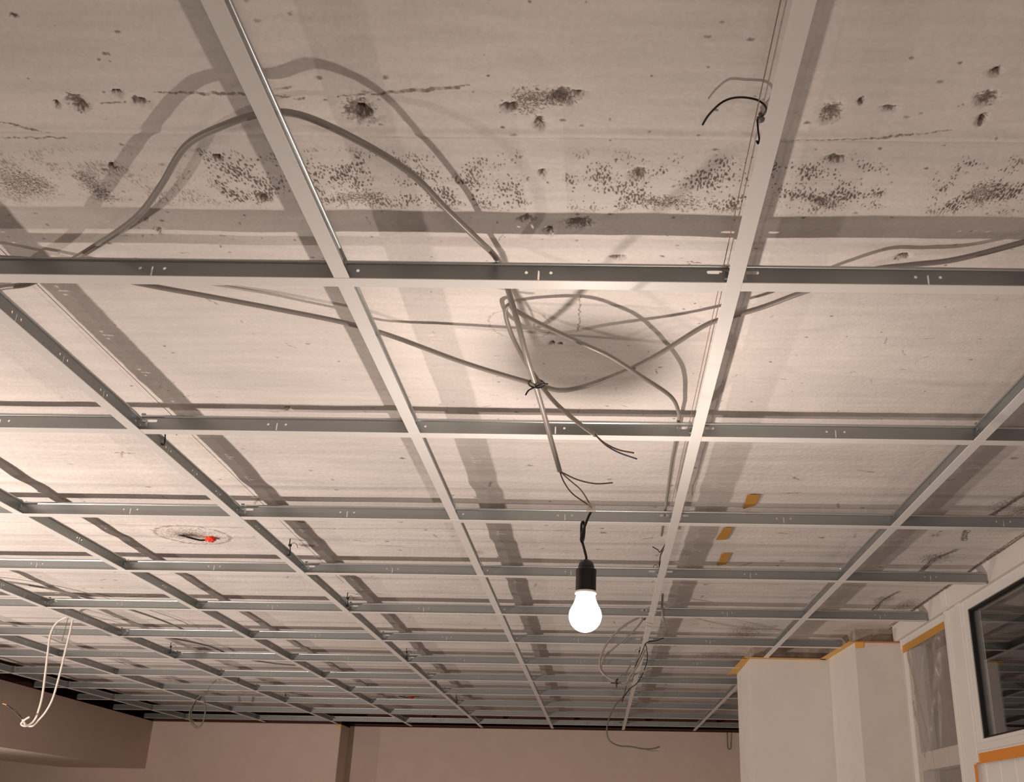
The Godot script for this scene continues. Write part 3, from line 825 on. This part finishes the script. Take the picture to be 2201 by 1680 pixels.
func build_cables() -> void:
	# the cable that arches under the slab, crosses row one and feeds the bulb
	var a := thing("cable", "thick grey cable arching over the near bay and down to the bulb's wires", "cable")
	strand(a, "sheath", [-1.75, 0.838, 1.30, -1.45, 0.838, 1.40, -1.20, 0.837, 1.42, -1.089, 0.836, 1.3964, -1.0207, 0.836, 1.3638, -0.965, 0.836, 1.3494, -0.9088, 0.838, 1.3167, -0.8041, 0.838, 1.2456, -0.6947, 0.829, 1.1567, -0.6227, 0.828, 1.0797, -0.555, 0.831, 1.0005, -0.4877, 0.826, 0.9556, -0.4325, 0.8275, 0.9357, -0.3856, 0.8275, 0.9364, -0.3193, 0.806, 0.9528, -0.2582, 0.796, 1.0039, -0.221, 0.794, 1.0788, -0.1871, 0.804, 1.1661, -0.1757, 0.8250, 1.2282,
		-0.1670, 0.8250, 1.262, -0.1555, 0.800, 1.30, -0.1435, 0.7682, 1.335, -0.1327, 0.7384, 1.39, -0.1208, 0.7172, 1.46, -0.106, 0.6851, 1.535, -0.0924, 0.6493, 1.59, -0.0821, 0.6218, 1.63], 0.0046, M.cable, 12)
	strand(a, "bare_core", [-0.0821, 0.6218, 1.63, -0.0497, 0.6064, 1.632, -0.015, 0.5997, 1.635, 0.017, 0.6039, 1.64], 0.0015, M.core_grey)
	strand(a, "brown_core", [-0.0821, 0.6218, 1.63, -0.0738, 0.6014, 1.632, -0.0578, 0.5798, 1.635, -0.0299, 0.561, 1.64, -0.0211, 0.553, 1.64], 0.0013, M.core_brown)
	strand(a, "blue_core", [-0.0821, 0.6218, 1.63, -0.0626, 0.6044, 1.632, -0.0424, 0.5874, 1.635, -0.0274, 0.5656, 1.64, -0.0211, 0.553, 1.64], 0.0013, M.core_grey)
	cable("cable", "long grey cable sagging from side to side through the black tie below row one", "cable",
		[-1.75, 0.842, 1.15, -1.4, 0.843, 1.20, -1.10, 0.838, 1.245, -0.9882, 0.834, 1.2608, -0.9626, 0.832, 1.267, -0.9227, 0.834, 1.2743, -0.8792, 0.834, 1.2905, -0.8188, 0.834, 1.3213, -0.7536, 0.833, 1.3476, -0.6779, 0.832, 1.3732, -0.5635, 0.829, 1.4109, -0.462, 0.829, 1.4532, -0.3866, 0.8265, 1.4945, -0.2534, 0.785, 1.5162, -0.127, 0.754, 1.5349, -0.0723, 0.748, 1.546, -0.0004, 0.757, 1.5185, 0.0818, 0.784, 1.4874, 0.17, 0.824, 1.442, 0.21, 0.829, 1.42, 0.266, 0.832, 1.3882, 0.319, 0.83, 1.3404, 0.4077, 0.829, 1.2724, 0.4735, 0.834, 1.2609, 0.5431, 0.838, 1.25, 0.6312, 0.842, 1.2082, 0.72, 0.842, 1.15, 0.85, 0.84, 1.08], 0.0043, M.cable, 12)
	var l := thing("cable", "grey cable looping back over the tie with a stripped end pointing right", "cable")
	strand(l, "sheath", [-0.0150, 0.622, 1.457, -0.040, 0.653, 1.487, -0.065, 0.685, 1.513, -0.094, 0.722, 1.533, -0.1190, 0.757, 1.535, -0.1446, 0.785, 1.5043, -0.1661, 0.815, 1.4653, -0.1746, 0.835, 1.4229, -0.1666, 0.843, 1.4098, -0.1552, 0.838, 1.4212, -0.1059, 0.81, 1.4223, -0.0413, 0.782, 1.4306, 0.0072, 0.772, 1.458, 0.058, 0.766, 1.5129, 0.126, 0.786, 1.6432, 0.153, 0.814, 1.775, 0.160, 0.829, 1.8476,
		0.1638, 0.834, 1.9945, 0.1650, 0.838, 2.1161, 0.168, 0.838, 2.2452, 0.170, 0.836, 2.351, 0.172, 0.83, 2.47, 0.176, 0.828, 2.7], 0.0040, M.cable, 12)
	strand(l, "brown_core", [-0.0150, 0.622, 1.457, 0.0010, 0.600, 1.4395, 0.0230, 0.578, 1.414, 0.0470, 0.561, 1.385], 0.0014, M.core_brown)
	strand(l, "blue_core", [-0.0150, 0.622, 1.457, 0.0022, 0.597, 1.4400, 0.0235, 0.574, 1.416, 0.0520, 0.552, 1.388], 0.0014, M.core_blue)
	# tie that holds the three together
	var tie := Mb.new()
	var ring := []
	for k in 17:
		var t := TAU * k / 16.0
		ring.append(P(-0.1215 + cos(t) * 0.0135, 0.737 + sin(t) * 0.028, 1.498 + cos(t) * 0.006 + sin(t) * 0.041))
	tie.tube(ring, 0.0016, 6)
	tie.tube(curve([-0.1215, 0.709, 1.457, -0.131, 0.703, 1.456, -0.136, 0.694, 1.456]), 0.0014, 6)
	tie.tube(curve([-0.1215, 0.709, 1.457, -0.108, 0.716, 1.457, -0.098, 0.716, 1.457]), 0.0014, 6)
	tag(obj("cable_tie", tie, M.black), "black tie knotted round the three cables left of the bulb", "cable tie")
	# cables tangled on the rightmost main runner
	var q := 0.0042
	cable("cable", "pale cable hanging in a wide loop right of the bulb", "cable", [0.172, 0.822, 3.68, 0.165, 0.81, 3.70, 0.1517, 0.7934, 3.7, 0.0869, 0.7549, 3.7, 0.0319, 0.6982, 3.7, 0.0013, 0.6425, 3.7, -0.0054, 0.5968, 3.7, 0.0097, 0.5644, 3.7, 0.0518, 0.5399, 3.7, 0.0972, 0.5316, 3.7, 0.1117, 0.557, 3.7, 0.1426, 0.5991, 3.7, 0.1735, 0.6653, 3.72], q, M.cable)
	cable("cable", "second pale cable inside the wide loop, its end bent right across the runner", "cable", [0.168, 0.822, 3.735, 0.1680, 0.7943, 3.725, 0.1339, 0.7465, 3.722, 0.0693, 0.6877, 3.722, 0.0198, 0.6426, 3.722, 0.0018, 0.6093, 3.722, 0.0041, 0.5783, 3.724, 0.0374, 0.5462, 3.724, 0.0796, 0.527, 3.724, 0.1105, 0.5329, 3.724, 0.1232, 0.5566, 3.722, 0.136, 0.5694, 3.72, 0.1708, 0.5809, 3.72, 0.20, 0.592, 3.72], q * 0.9, M.cable)
	cable("wire", "short wire curl beside the tied end of the looped cables", "wire", [0.0761, 0.5560, 3.69, 0.0844, 0.5616, 3.69, 0.0971, 0.5590, 3.69, 0.0985, 0.570, 3.69, 0.1152, 0.5987, 3.69], 0.0022, M.core_grey)
	var t2 := Mb.new()
	t2.tube(curve([0.0609, 0.5117, 3.69, 0.0607, 0.527, 3.685, 0.0607, 0.5385, 3.69, 0.0661, 0.5458, 3.70, 0.062, 0.536, 3.735, 0.0607, 0.527, 3.735]), 0.0026, 6)
	t2.tube(curve([0.0391, 0.5293, 3.69, 0.055, 0.528, 3.688, 0.0699, 0.5262, 3.69]), 0.0022, 6)
	tag(obj("cable_tie", t2, M.black), "black tie at the bottom of the looped cables right of the bulb", "cable tie")
	var t3 := Mb.new()
	t3.tube(curve([0.160, 0.797, 3.69, 0.170, 0.806, 3.688, 0.178, 0.80, 3.70, 0.172, 0.79, 3.74, 0.163, 0.796, 3.735, 0.160, 0.797, 3.69], 5), 0.0022, 6)
	tag(obj("cable_tie", t3, M.black), "black tie holding the looped cables up at the rightmost runner", "cable tie")
	cable("cable", "dark cable drop just right of the rightmost runner, above the loops", "cable", [0.2285, 0.8262, 3.45, 0.2325, 0.81, 3.55, 0.2331, 0.7716, 3.555, 0.2382, 0.7446, 3.557], 0.0046, M.cable)
	cable("wire", "thin wire tail curling down from the cable drop right of the runner", "wire", [0.2382, 0.7446, 3.557, 0.251, 0.7199, 3.56, 0.2437, 0.6929, 3.56], 0.0014, M.core_grey, 6)
	cable("wire", "two-core wire crossing under the rightmost runner towards row seven", "wire", [0.118, 0.560, 3.725, 0.135, 0.60, 3.735, 0.165, 0.665, 3.745, 0.1813, 0.70, 3.755, 0.222, 0.712, 3.77, 0.252, 0.725, 3.78], 0.0020, M.wire, 6)
	cable("wire", "short dark wire bent left beside the rightmost runner below the loops", "wire", [0.195, 0.795, 4.2, 0.207, 0.72, 4.2, 0.190, 0.655, 4.2, 0.162, 0.605, 4.2, 0.130, 0.579, 4.2, 0.102, 0.541, 4.2, 0.095, 0.520, 4.2], 0.0020, M.wire, 6)
	var fr := thing("cable", "thin dark cable hanging before the far wall, its end curving right", "cable")
	strand(fr, "sheath", [0.172, 0.842, 5.58, 0.1500, 0.79, 5.6, 0.1366, 0.7315, 5.6, 0.0932, 0.6825, 5.6, 0.0585, 0.6207, 5.6, 0.0402, 0.5543, 5.6, 0.0408, 0.5071, 5.6, 0.0573, 0.4709, 5.6, 0.1086, 0.4457, 5.6, 0.1758, 0.4416, 5.6, 0.2563, 0.4299, 5.6, 0.3099, 0.4333, 5.6, 0.3449, 0.4443, 5.6], 0.0042, M.core_grey)
	strand(fr, "loose_core", [0.2429, 0.4323, 5.6, 0.2964, 0.4202, 5.6, 0.3366, 0.4208, 5.6], 0.0024, M.cable)
	cable("wire", "small wire ends beside the rightmost runner between rows three and four", "wire", [0.197, 0.826, 2.58, 0.1935, 0.80, 2.62, 0.1762, 0.79, 2.745, 0.165, 0.786, 2.71, 0.1486, 0.785, 2.679], 0.0016, M.wire, 6)
	cable("wire", "small dark wire hooked below the wire ends, before row four", "wire", [0.197, 0.826, 2.66, 0.1943, 0.80, 2.6788, 0.1792, 0.79, 2.7707, 0.1798, 0.787, 2.8507], 0.0016, M.wire, 6)
	cable("wire", "narrow wire loop hanging on the far wall just left of the column", "wire", [1.090, 0.790, 8.34, 1.095, 0.772, 8.345, 1.0967, 0.7025, 8.35, 1.0992, 0.6564, 8.345, 1.1189, 0.6529, 8.34, 1.1292, 0.7223, 8.35, 1.1312, 0.7903, 8.34], 0.003, M.core_grey, 6)
	# left cluster
	cable("cable", "white cable strand hanging low at the far left, left side of the pair", "cable", [-2.200, 0.818, 3.90, -2.24, 0.818, 3.93, -2.2945, 0.8051, 3.95, -2.3288, 0.7784, 3.95, -2.3419, 0.7283, 3.95, -2.3367, 0.6592, 3.95, -2.3272, 0.562, 3.95, -2.3198, 0.4664, 3.95, -2.3245, 0.4003, 3.95, -2.331, 0.3777, 3.95, -2.3392, 0.3626, 3.945, -2.3501, 0.3512, 3.93, -2.3651, 0.3583, 3.922, -2.3513, 0.3734, 3.915, -2.3332, 0.3867, 3.915], 0.0043, M.cable_white)
	var r2 := thing("cable", "white cable strand at the far left with frayed dark end, right side of the pair", "cable")
	strand(r2, "sheath", [-2.235, 0.826, 3.93, -2.2600, 0.8135, 3.952, -2.2607, 0.7395, 3.95, -2.2638, 0.6604, 3.95, -2.2667, 0.563, 3.95, -2.2772, 0.4671, 3.955, -2.2985, 0.4138, 3.962, -2.3199, 0.3797, 3.962, -2.3243, 0.3647, 3.955, -2.3319, 0.3532, 3.945, -2.3571, 0.3566, 3.945, -2.3774, 0.3786, 3.945], 0.0043, M.cable_white)
	strand(r2, "core", [-2.3774, 0.3786, 3.945, -2.4167, 0.4153, 3.93, -2.4483, 0.4354, 3.93], 0.0022, M.wire)
	strand(r2, "core", [-2.3774, 0.3786, 3.945, -2.405, 0.410, 3.94, -2.452, 0.4334, 3.94], 0.0020, M.core_brown)
	strand(r2, "copper_end", [-2.4483, 0.4354, 3.93, -2.462, 0.439, 3.925], 0.0026, M.copper)
	cable("wire", "short thin wire end hanging between the two white strands", "wire", [-2.225, 0.829, 3.94, -2.2800, 0.812, 3.955, -2.2839, 0.7551, 3.95, -2.2868, 0.7034, 3.95], 0.0014, M.core_grey, 6)
	cable("cable", "thin cable coiled into a hanging ring before the left part of the far wall", "cable", [-2.46, 0.845, 6.05, -2.4915, 0.8099, 6.05, -2.5115, 0.7599, 6.05, -2.5473, 0.7419, 6.05, -2.5771, 0.7065, 6.05, -2.5956, 0.6571, 6.05, -2.5944, 0.614, 6.05, -2.5721, 0.5686, 6.05, -2.5391, 0.5464, 6.05, -2.5076, 0.5697, 6.05, -2.4982, 0.6213, 6.05, -2.5006, 0.6731, 6.05, -2.5203, 0.7219, 6.055, -2.5453, 0.7477, 6.06, -2.5736, 0.7211, 6.065, -2.5912, 0.6658, 6.065, -2.5885, 0.6141, 6.065, -2.5672, 0.5744, 6.065, -2.5346, 0.555, 6.065, -2.5119, 0.5782, 6.065, -2.5055, 0.6298, 6.065, -2.5118, 0.6873, 6.065, -2.5418, 0.7449, 6.07], 0.0040, M.core_grey, 8)
	cable("cable", "dark cable lying over the grid near the leftmost bays, bent beside row six", "cable", [-2.75, 0.835, 3.2, -2.45, 0.836, 3.35, -2.2, 0.838, 3.5, -2.05, 0.836, 3.75, -1.96, 0.832, 4.05, -1.93, 0.828, 4.35], 0.0040, M.cable)
	cable("cable", "dark cable snaking over the grid at the left between rows seven and nine", "cable", [-2.10, 0.830, 4.5, -2.0, 0.835, 4.75, -1.98, 0.838, 5.1, -1.85, 0.834, 5.25, -1.72, 0.83, 5.3], 0.0040, M.core_grey)
	# the wire at the nail, a chalk string and the hangers
	var nl := thing("ceiling_nail", "nail in the ceiling with hook wire, beside the rightmost runner's near end", "nail")
	var nb := Mb.new()
	nb.lathe([Vector2(0.0001, -0.011), Vector2(0.0055, -0.0105), Vector2(0.0060, -0.0095), Vector2(0.0028, -0.0085), Vector2(0.0026, 0.006)], P(0.1925, SLAB, 0.957), 12)
	obj("head", nb, M.nail, nl)
	strand(nl, "hook_wire", [0.189, 0.848, 0.955, 0.1885, 0.842, 0.9575, 0.190, 0.831, 0.9625, 0.1915, 0.824, 0.967, 0.1905, 0.820, 0.9715, 0.1885, 0.823, 0.969], 0.0012, M.black, 6)
	strand(nl, "curled_wire", [0.192, 0.846, 0.955, 0.196, 0.842, 0.935, 0.1838, 0.842, 0.9202, 0.1604, 0.843, 0.9162, 0.1408, 0.84, 0.9202, 0.1258, 0.838, 0.9398, 0.1188, 0.836, 0.9566], 0.0014, M.wire, 6)
	cable("string", "thin reddish string running along the rightmost main runner", "string", [0.1795, 0.826, 0.1, 0.1808, 0.826, 0.8, 0.1828, 0.826, 1.3, 0.185, 0.826, 2.4], 0.0007, M.string, 5)
	cable("string", "thin string running along the right side of the third main runner", "string", [-0.955, 0.84, 1.0, -0.957, 0.84, 2.0, -0.963, 0.84, 3.4], 0.0006, M.string, 5)
	var hangers := [[-1, 1.964, "third main runner, just beyond row two"], [-1, 2.885, "third main runner, just before row four"], [-1, 3.62, "third main runner, near row five"], [-1, 4.83, "third main runner, at row seven"], [-1, 5.75, "third main runner, beyond row eight"],
		[-1, 6.62, "third main runner, near row ten"], [-3, 4.78, "second main runner, near row seven"], [-3, 5.75, "second main runner, beyond row eight"], [-3, 6.65, "second main runner, at row ten"], [1, 4.70, "rightmost main runner, before row seven"], [1, 3.10, "rightmost main runner, near row four"]]
	var proto: Node3D = null
	for hg in hangers:
		var h: Node3D
		if proto == null:
			h = thing("wire_hanger", "", "hanger", Vector3.ZERO, "wire hangers on the main runners")
			var wire := Mb.new()
			wire.tube([Vector3(0.0, 0.073, 0), Vector3(0.001, 0.055, 0.002), Vector3(0.004, 0.046, 0.003)], 0.0018, 6)
			wire.tube([Vector3(0.004, 0.046, 0.003), Vector3(0.0055, 0.034, 0.001), Vector3(0.0055, 0.024, 0.0), Vector3(0.0045, 0.019, -0.002), Vector3(0.0025, 0.017, 0.0), Vector3(0.0015, 0.021, 0.003)], 0.0017, 6)
			obj("hook", wire, M.wire, h)
			var kn := Mb.new(); kn.box(Vector3(0.003, 0.051, 0.002), Vector3(0.010, 0.009, 0.008), 0.002); obj("spring_clip", kn, M.black, h)
			var tail := Mb.new(); tail.tube([Vector3(0.003, 0.053, 0.002), Vector3(0.012, 0.062, -0.005), Vector3(0.020, 0.058, -0.010), Vector3(0.024, 0.047, -0.012)], 0.0010, 5); obj("tail", tail, M.wire, h)
			proto = h
		else:
			h = proto.duplicate(); h.name = numbered("wire_hanger"); add_child(h, true)
		h.position = P(X0 + STEP * hg[0], GRID, hg[1])
		h.rotation.y = 0.0 if hg[0] < 0 else PI
		h.set_meta("label", "dark wire hanger on the " + hg[2])

func build_outlets() -> void:
	for q in [[-1.262, 2.885, "old lamp outlet in a scraped round patch, with bright orange cap", 1.0, 0.034], [-1.345, 6.78, "old lamp outlet with red cap, far back before the far wall", 2.0, 0.04]]:
		var b := Mb.new()
		var ball := []
		for j in 9:
			var ring := []
			for i in 14:
				var a := TAU * i / 14; var e := -PI / 2 + PI * j / 8
				var d := Vector3(cos(e) * cos(a), sin(e) * 0.55, cos(e) * sin(a))
				var r: float = 1.0 + 0.45 * noise.get_noise_3d(d.x * 190.0 + q[3] * 40.0, d.y * 190.0, d.z * 190.0)
				ring.append(P(q[0], SLAB - 0.004, q[1]) + d * r * q[4] * 0.5)
			ball.append(ring)
		for j in 8:
			for i in 14:
				var k := (i + 1) % 14
				b.quad(ball[j][i], ball[j][k], ball[j + 1][k], ball[j + 1][i], ball[j][i] - P(q[0], SLAB - 0.004, q[1]))
		var t := thing("ceiling_outlet", q[2], "outlet")
		obj("cap", b, M.cap_red, t)
		strand(t, "lead", [q[0] - 0.10, SLAB + 0.003, q[1] - 0.02, q[0] - 0.06, SLAB - 0.008, q[1] - 0.028, q[0] - 0.03, SLAB - 0.010, q[1] - 0.004, q[0], SLAB - 0.006, q[1]], 0.0028, M.wire, 6)

func build_pendant() -> void:
	var at := V(BULB)
	var t := thing("pendant_lamp", "lit bare bulb in a black lampholder hanging on a knotted black cord", "lamp")
	var c := P(BULB.x, 0, BULB.z)
	var sock := Mb.new()
	sock.lathe([Vector2(0.0155, 0.398), Vector2(0.0180, 0.395), Vector2(0.0184, 0.3955), Vector2(0.0184, 0.4300), Vector2(0.0188, 0.4312), Vector2(0.0188, 0.4352), Vector2(0.0178, 0.4368), Vector2(0.0150, 0.4378)], c, 40)
	obj("socket_shell", sock, M.black, t)
	var cap := Mb.new()
	cap.lathe([Vector2(0.0150, 0.4372), Vector2(0.0146, 0.4410), Vector2(0.0135, 0.4460), Vector2(0.0115, 0.4505), Vector2(0.0080, 0.4528), Vector2(0.0048, 0.4532), Vector2(0.0045, 0.4548), Vector2(0.0030, 0.4552)], c, 40)
	obj("socket_cap", cap, M.black, t)
	var col := Mb.new()
	col.lathe([Vector2(0.0150, 0.3925), Vector2(0.0190, 0.3915), Vector2(0.0197, 0.3930), Vector2(0.0192, 0.3955), Vector2(0.0160, 0.3975)], c, 40)
	obj("collar", col, M.panel, t)
	var bu := Mb.new()
	var prof := []
	for k in 15:                                            # round lower part
		var a := -PI / 2 + deg_to_rad(128.0) * k / 14.0
		prof.append(Vector2(maxf(0.0001, cos(a) * 0.0292), 0.3515 + sin(a) * 0.0292))
	prof.append_array([Vector2(0.0206, 0.3755), Vector2(0.0184, 0.3815), Vector2(0.0172, 0.3870), Vector2(0.0169, 0.3895)])
	bu.lathe(prof, c, 48)
	obj("bulb", bu, M.bulb, t)
	var ne := Mb.new()                                      # the lamp's base, lit through but closed to the light above
	ne.lathe([Vector2(0.0001, 0.3897), Vector2(0.0168, 0.3897), Vector2(0.0166, 0.3925), Vector2(0.0160, 0.397)], c, 48)
	obj("bulb_base", ne, M.bulb_base, t)
	var cord := Mb.new()
	cord.tube(curve([-0.0228, 0.5455, 1.641, -0.0244, 0.5421, 1.64, -0.0277, 0.5348, 1.64, -0.0333, 0.518, 1.638, -0.0381, 0.5015, 1.635, -0.0395, 0.4909, 1.635, -0.0372, 0.4883, 1.64, -0.0348, 0.502, 1.647, -0.0343, 0.5205, 1.648, -0.0362, 0.5285, 1.647, -0.0392, 0.5251, 1.645, -0.0398, 0.5108, 1.644, -0.0389, 0.4948, 1.643, -0.0353, 0.4816, 1.641, -0.0318, 0.4685, 1.64, -0.0298, 0.460, 1.64, -0.0293, 0.4530, 1.64]), 0.0024, 10)
	obj("cord", cord, M.black, t)
	var con := Mb.new()
	con.box(P(-0.0225, 0.5515, 1.64), Vector3(0.017, 0.014, 0.009), 0.002)
	con.box(P(-0.0225, 0.5600, 1.64), Vector3(0.013, 0.006, 0.007), 0.0015)
	obj("connector", con, M.clear, t)
	var l := OmniLight3D.new()
	l.name = "bulb_light"
	l.position = P(BULB.x, 0.341, BULB.z)
	l.light_color = LIGHT; l.light_energy = BULB_E; l.light_size = 0.010
	l.omni_range = 30.0; l.omni_attenuation = 2.0; l.shadow_enabled = true
	add_child(l)

func build_unseen_lamp(at: Vector3, aim: Vector3, energy: float, label: String, called := "unseen_lamp") -> void:
	var p := V(at); var g := V(aim)
	var t := thing(called, label, "lamp", Vector3(p.x, 0, p.z))
	var d := (g - p).normalized()
	var bs := Basis.looking_at(d, Vector3.UP)
	var o := p - t.position
	var body := Mb.new()
	body.box(o - d * 0.03, Vector3(0.26, 0.20, 0.05), 0.008, bs)
	for k in 7: body.box(o - d * 0.065 + bs * Vector3(-0.105 + 0.035 * k, 0, 0), Vector3(0.006, 0.17, 0.03), 0.001, bs)
	obj("housing", body, M.black, t)
	var face := Mb.new(); face.box(o - d * 0.003, Vector3(0.23, 0.17, 0.006), 0.002, bs); obj("lamp_face", face, M.flood, t)
	var br := Mb.new()
	br.tube([o + bs * Vector3(-0.15, 0, 0.03), o + bs * Vector3(-0.15, 0, 0.03) + Vector3(0, -0.14, 0), o + bs * Vector3(0.15, 0, 0.03) + Vector3(0, -0.14, 0), o + bs * Vector3(0.15, 0, 0.03)], 0.008, 8)
	obj("bracket", br, M.yellow, t)
	var po := Mb.new(); po.tube([o + Vector3(0, -0.14, 0) + bs * Vector3(0, 0, 0.03), Vector3(0, 0.25, 0)], 0.014, 10); obj("pole", po, M.yellow, t)
	for k in 3:
		var a := TAU * k / 3 + 0.4
		var lg := Mb.new(); lg.tube([Vector3(0, 0.34, 0), Vector3(cos(a) * 0.4, 0.012, sin(a) * 0.4)], 0.010, 8); obj("leg", lg, M.yellow, t)
	var l := SpotLight3D.new()
	l.name = called + "_light"
	l.light_color = LIGHT; l.light_energy = energy; l.light_size = 0.05
	l.spot_angle = 66.0; l.spot_angle_attenuation = 1.0; l.spot_range = 30.0; l.spot_attenuation = 2.0; l.shadow_enabled = true
	add_child(l)
	l.global_transform = Transform3D(bs, p + d * 0.02)

func build_fill_panel(at: Vector3, aim: Vector3, energy: float) -> void:
	# added fill panel on two feet behind the camera, brightening ceiling and walls
	var p := V(at)
	var t := thing("fill_panel", "added fill light panel on two feet behind the camera, out of view", "lamp", Vector3(p.x, 0, p.z))
	var d := (V(aim) - p).normalized()
	var bs := Basis.looking_at(d, Vector3.UP)
	var o := p - t.position
	var fr := Mb.new(); fr.box(o - d * 0.02, Vector3(0.94, 0.64, 0.03), 0.006, bs); obj("frame", fr, M.panel, t)
	var fc := Mb.new(); fc.box(o - d * 0.003, Vector3(0.90, 0.60, 0.004), 0.001, bs); obj("lamp_face", fc, M.fill_glow, t)
	for sx in [-0.4, 0.4]:
		var lg := Mb.new()
		lg.tube([o + bs * Vector3(sx, 0.2, 0.03), Vector3((bs * Vector3(sx, 0, 0.6)).x, 0.012, (bs * Vector3(sx, 0, 0.6)).z)], 0.012, 8)
		lg.tube([o + bs * Vector3(sx, -0.3, 0.03), Vector3((bs * Vector3(sx, -0.3, 0)).x, 0.012, (bs * Vector3(sx, -0.3, 0)).z)], 0.012, 8)
		obj("leg", lg, M.black, t)
	var l := AreaLight3D.new()
	l.name = "fill_panel_light"
	l.area_size = Vector2(0.9, 0.6); l.light_color = LIGHT; l.light_energy = energy; l.shadow_enabled = true
	l.set("area_range", 30.0)
	add_child(l)
	l.global_transform = Transform3D(bs, p + d * 0.01)

var LIGHT := Color(1.0, 0.935, 0.885)
var BULB_E := 0.335

func _ready() -> void:
	# camera: the lens is shifted, as in a cropped photograph
	var cam := Camera3D.new()
	cam.name = "camera"
	var pitch := 0.3519026; var yaw := -0.0102419; var roll := 0.0174057
	var fwd := Vector3(sin(yaw) * cos(pitch), sin(pitch), -cos(yaw) * cos(pitch))
	var rt := Vector3(cos(yaw), 0, sin(yaw))
	var up := rt.cross(fwd)
	var r2 := rt * cos(roll) + up * sin(roll); var u2 := -rt * sin(roll) + up * cos(roll)
	var f := 2013.99
	cam.projection = Camera3D.PROJECTION_FRUSTUM
	cam.near = 0.05; cam.far = 60.0
	cam.size = 1680.0 / f * cam.near
	cam.frustum_offset = Vector2((1100.5 - 1278.0) / f, (1038.27 - 840.0) / f) * cam.near
	add_child(cam)
	cam.global_transform = Transform3D(Basis(r2, u2, -fwd), Vector3(0, EYE, 0))
	cam.current = true
	# night outside: no sky light to speak of
	var env := Environment.new()
	env.background_mode = Environment.BG_COLOR
	env.background_color = Color(0.035, 0.03, 0.03)
	env.tonemap_mode = Environment.TONE_MAPPER_LINEAR
	env.tonemap_exposure = 1.0
	env.sdfgi_enabled = true; env.ssao_enabled = true; env.ssil_enabled = true
	var we := WorldEnvironment.new(); we.name = "environment"; we.environment = env
	add_child(we)
	rng.seed = 20; noise.seed = 9; noise.noise_type = FastNoiseLite.TYPE_SIMPLEX_SMOOTH; noise.frequency = 1.0 / 100.0 * 1.0
	noise.frequency = 1.0
	make_materials()
	build_walls()
	build_ceiling()
	build_windows()
	build_grid()
	build_unseen_lamp(Vector3(-3.15, -0.95, 1.3), Vector3(-2.4, 0.85, 3.0), 13.0, "unseen floodlight on a tripod at the left, out of view, lighting the left ceiling")  # out of view, placed by the shadows it throws on the ceiling
	build_unseen_lamp(Vector3(-4.9, -1.0, 5.2), Vector3(0.7, 0.3, 4.7), 3.8, "unseen second floodlight beyond the left beam, out of view, lighting the column and far wall")  # out of view, placed to light the column and far wall
	build_fill_panel(Vector3(0.4, -1.15, -2.2), Vector3(-1.0, 0.85, 2.6), 2.4)
	build_pendant()
	build_cables()
	build_tapes()
	build_outlets()
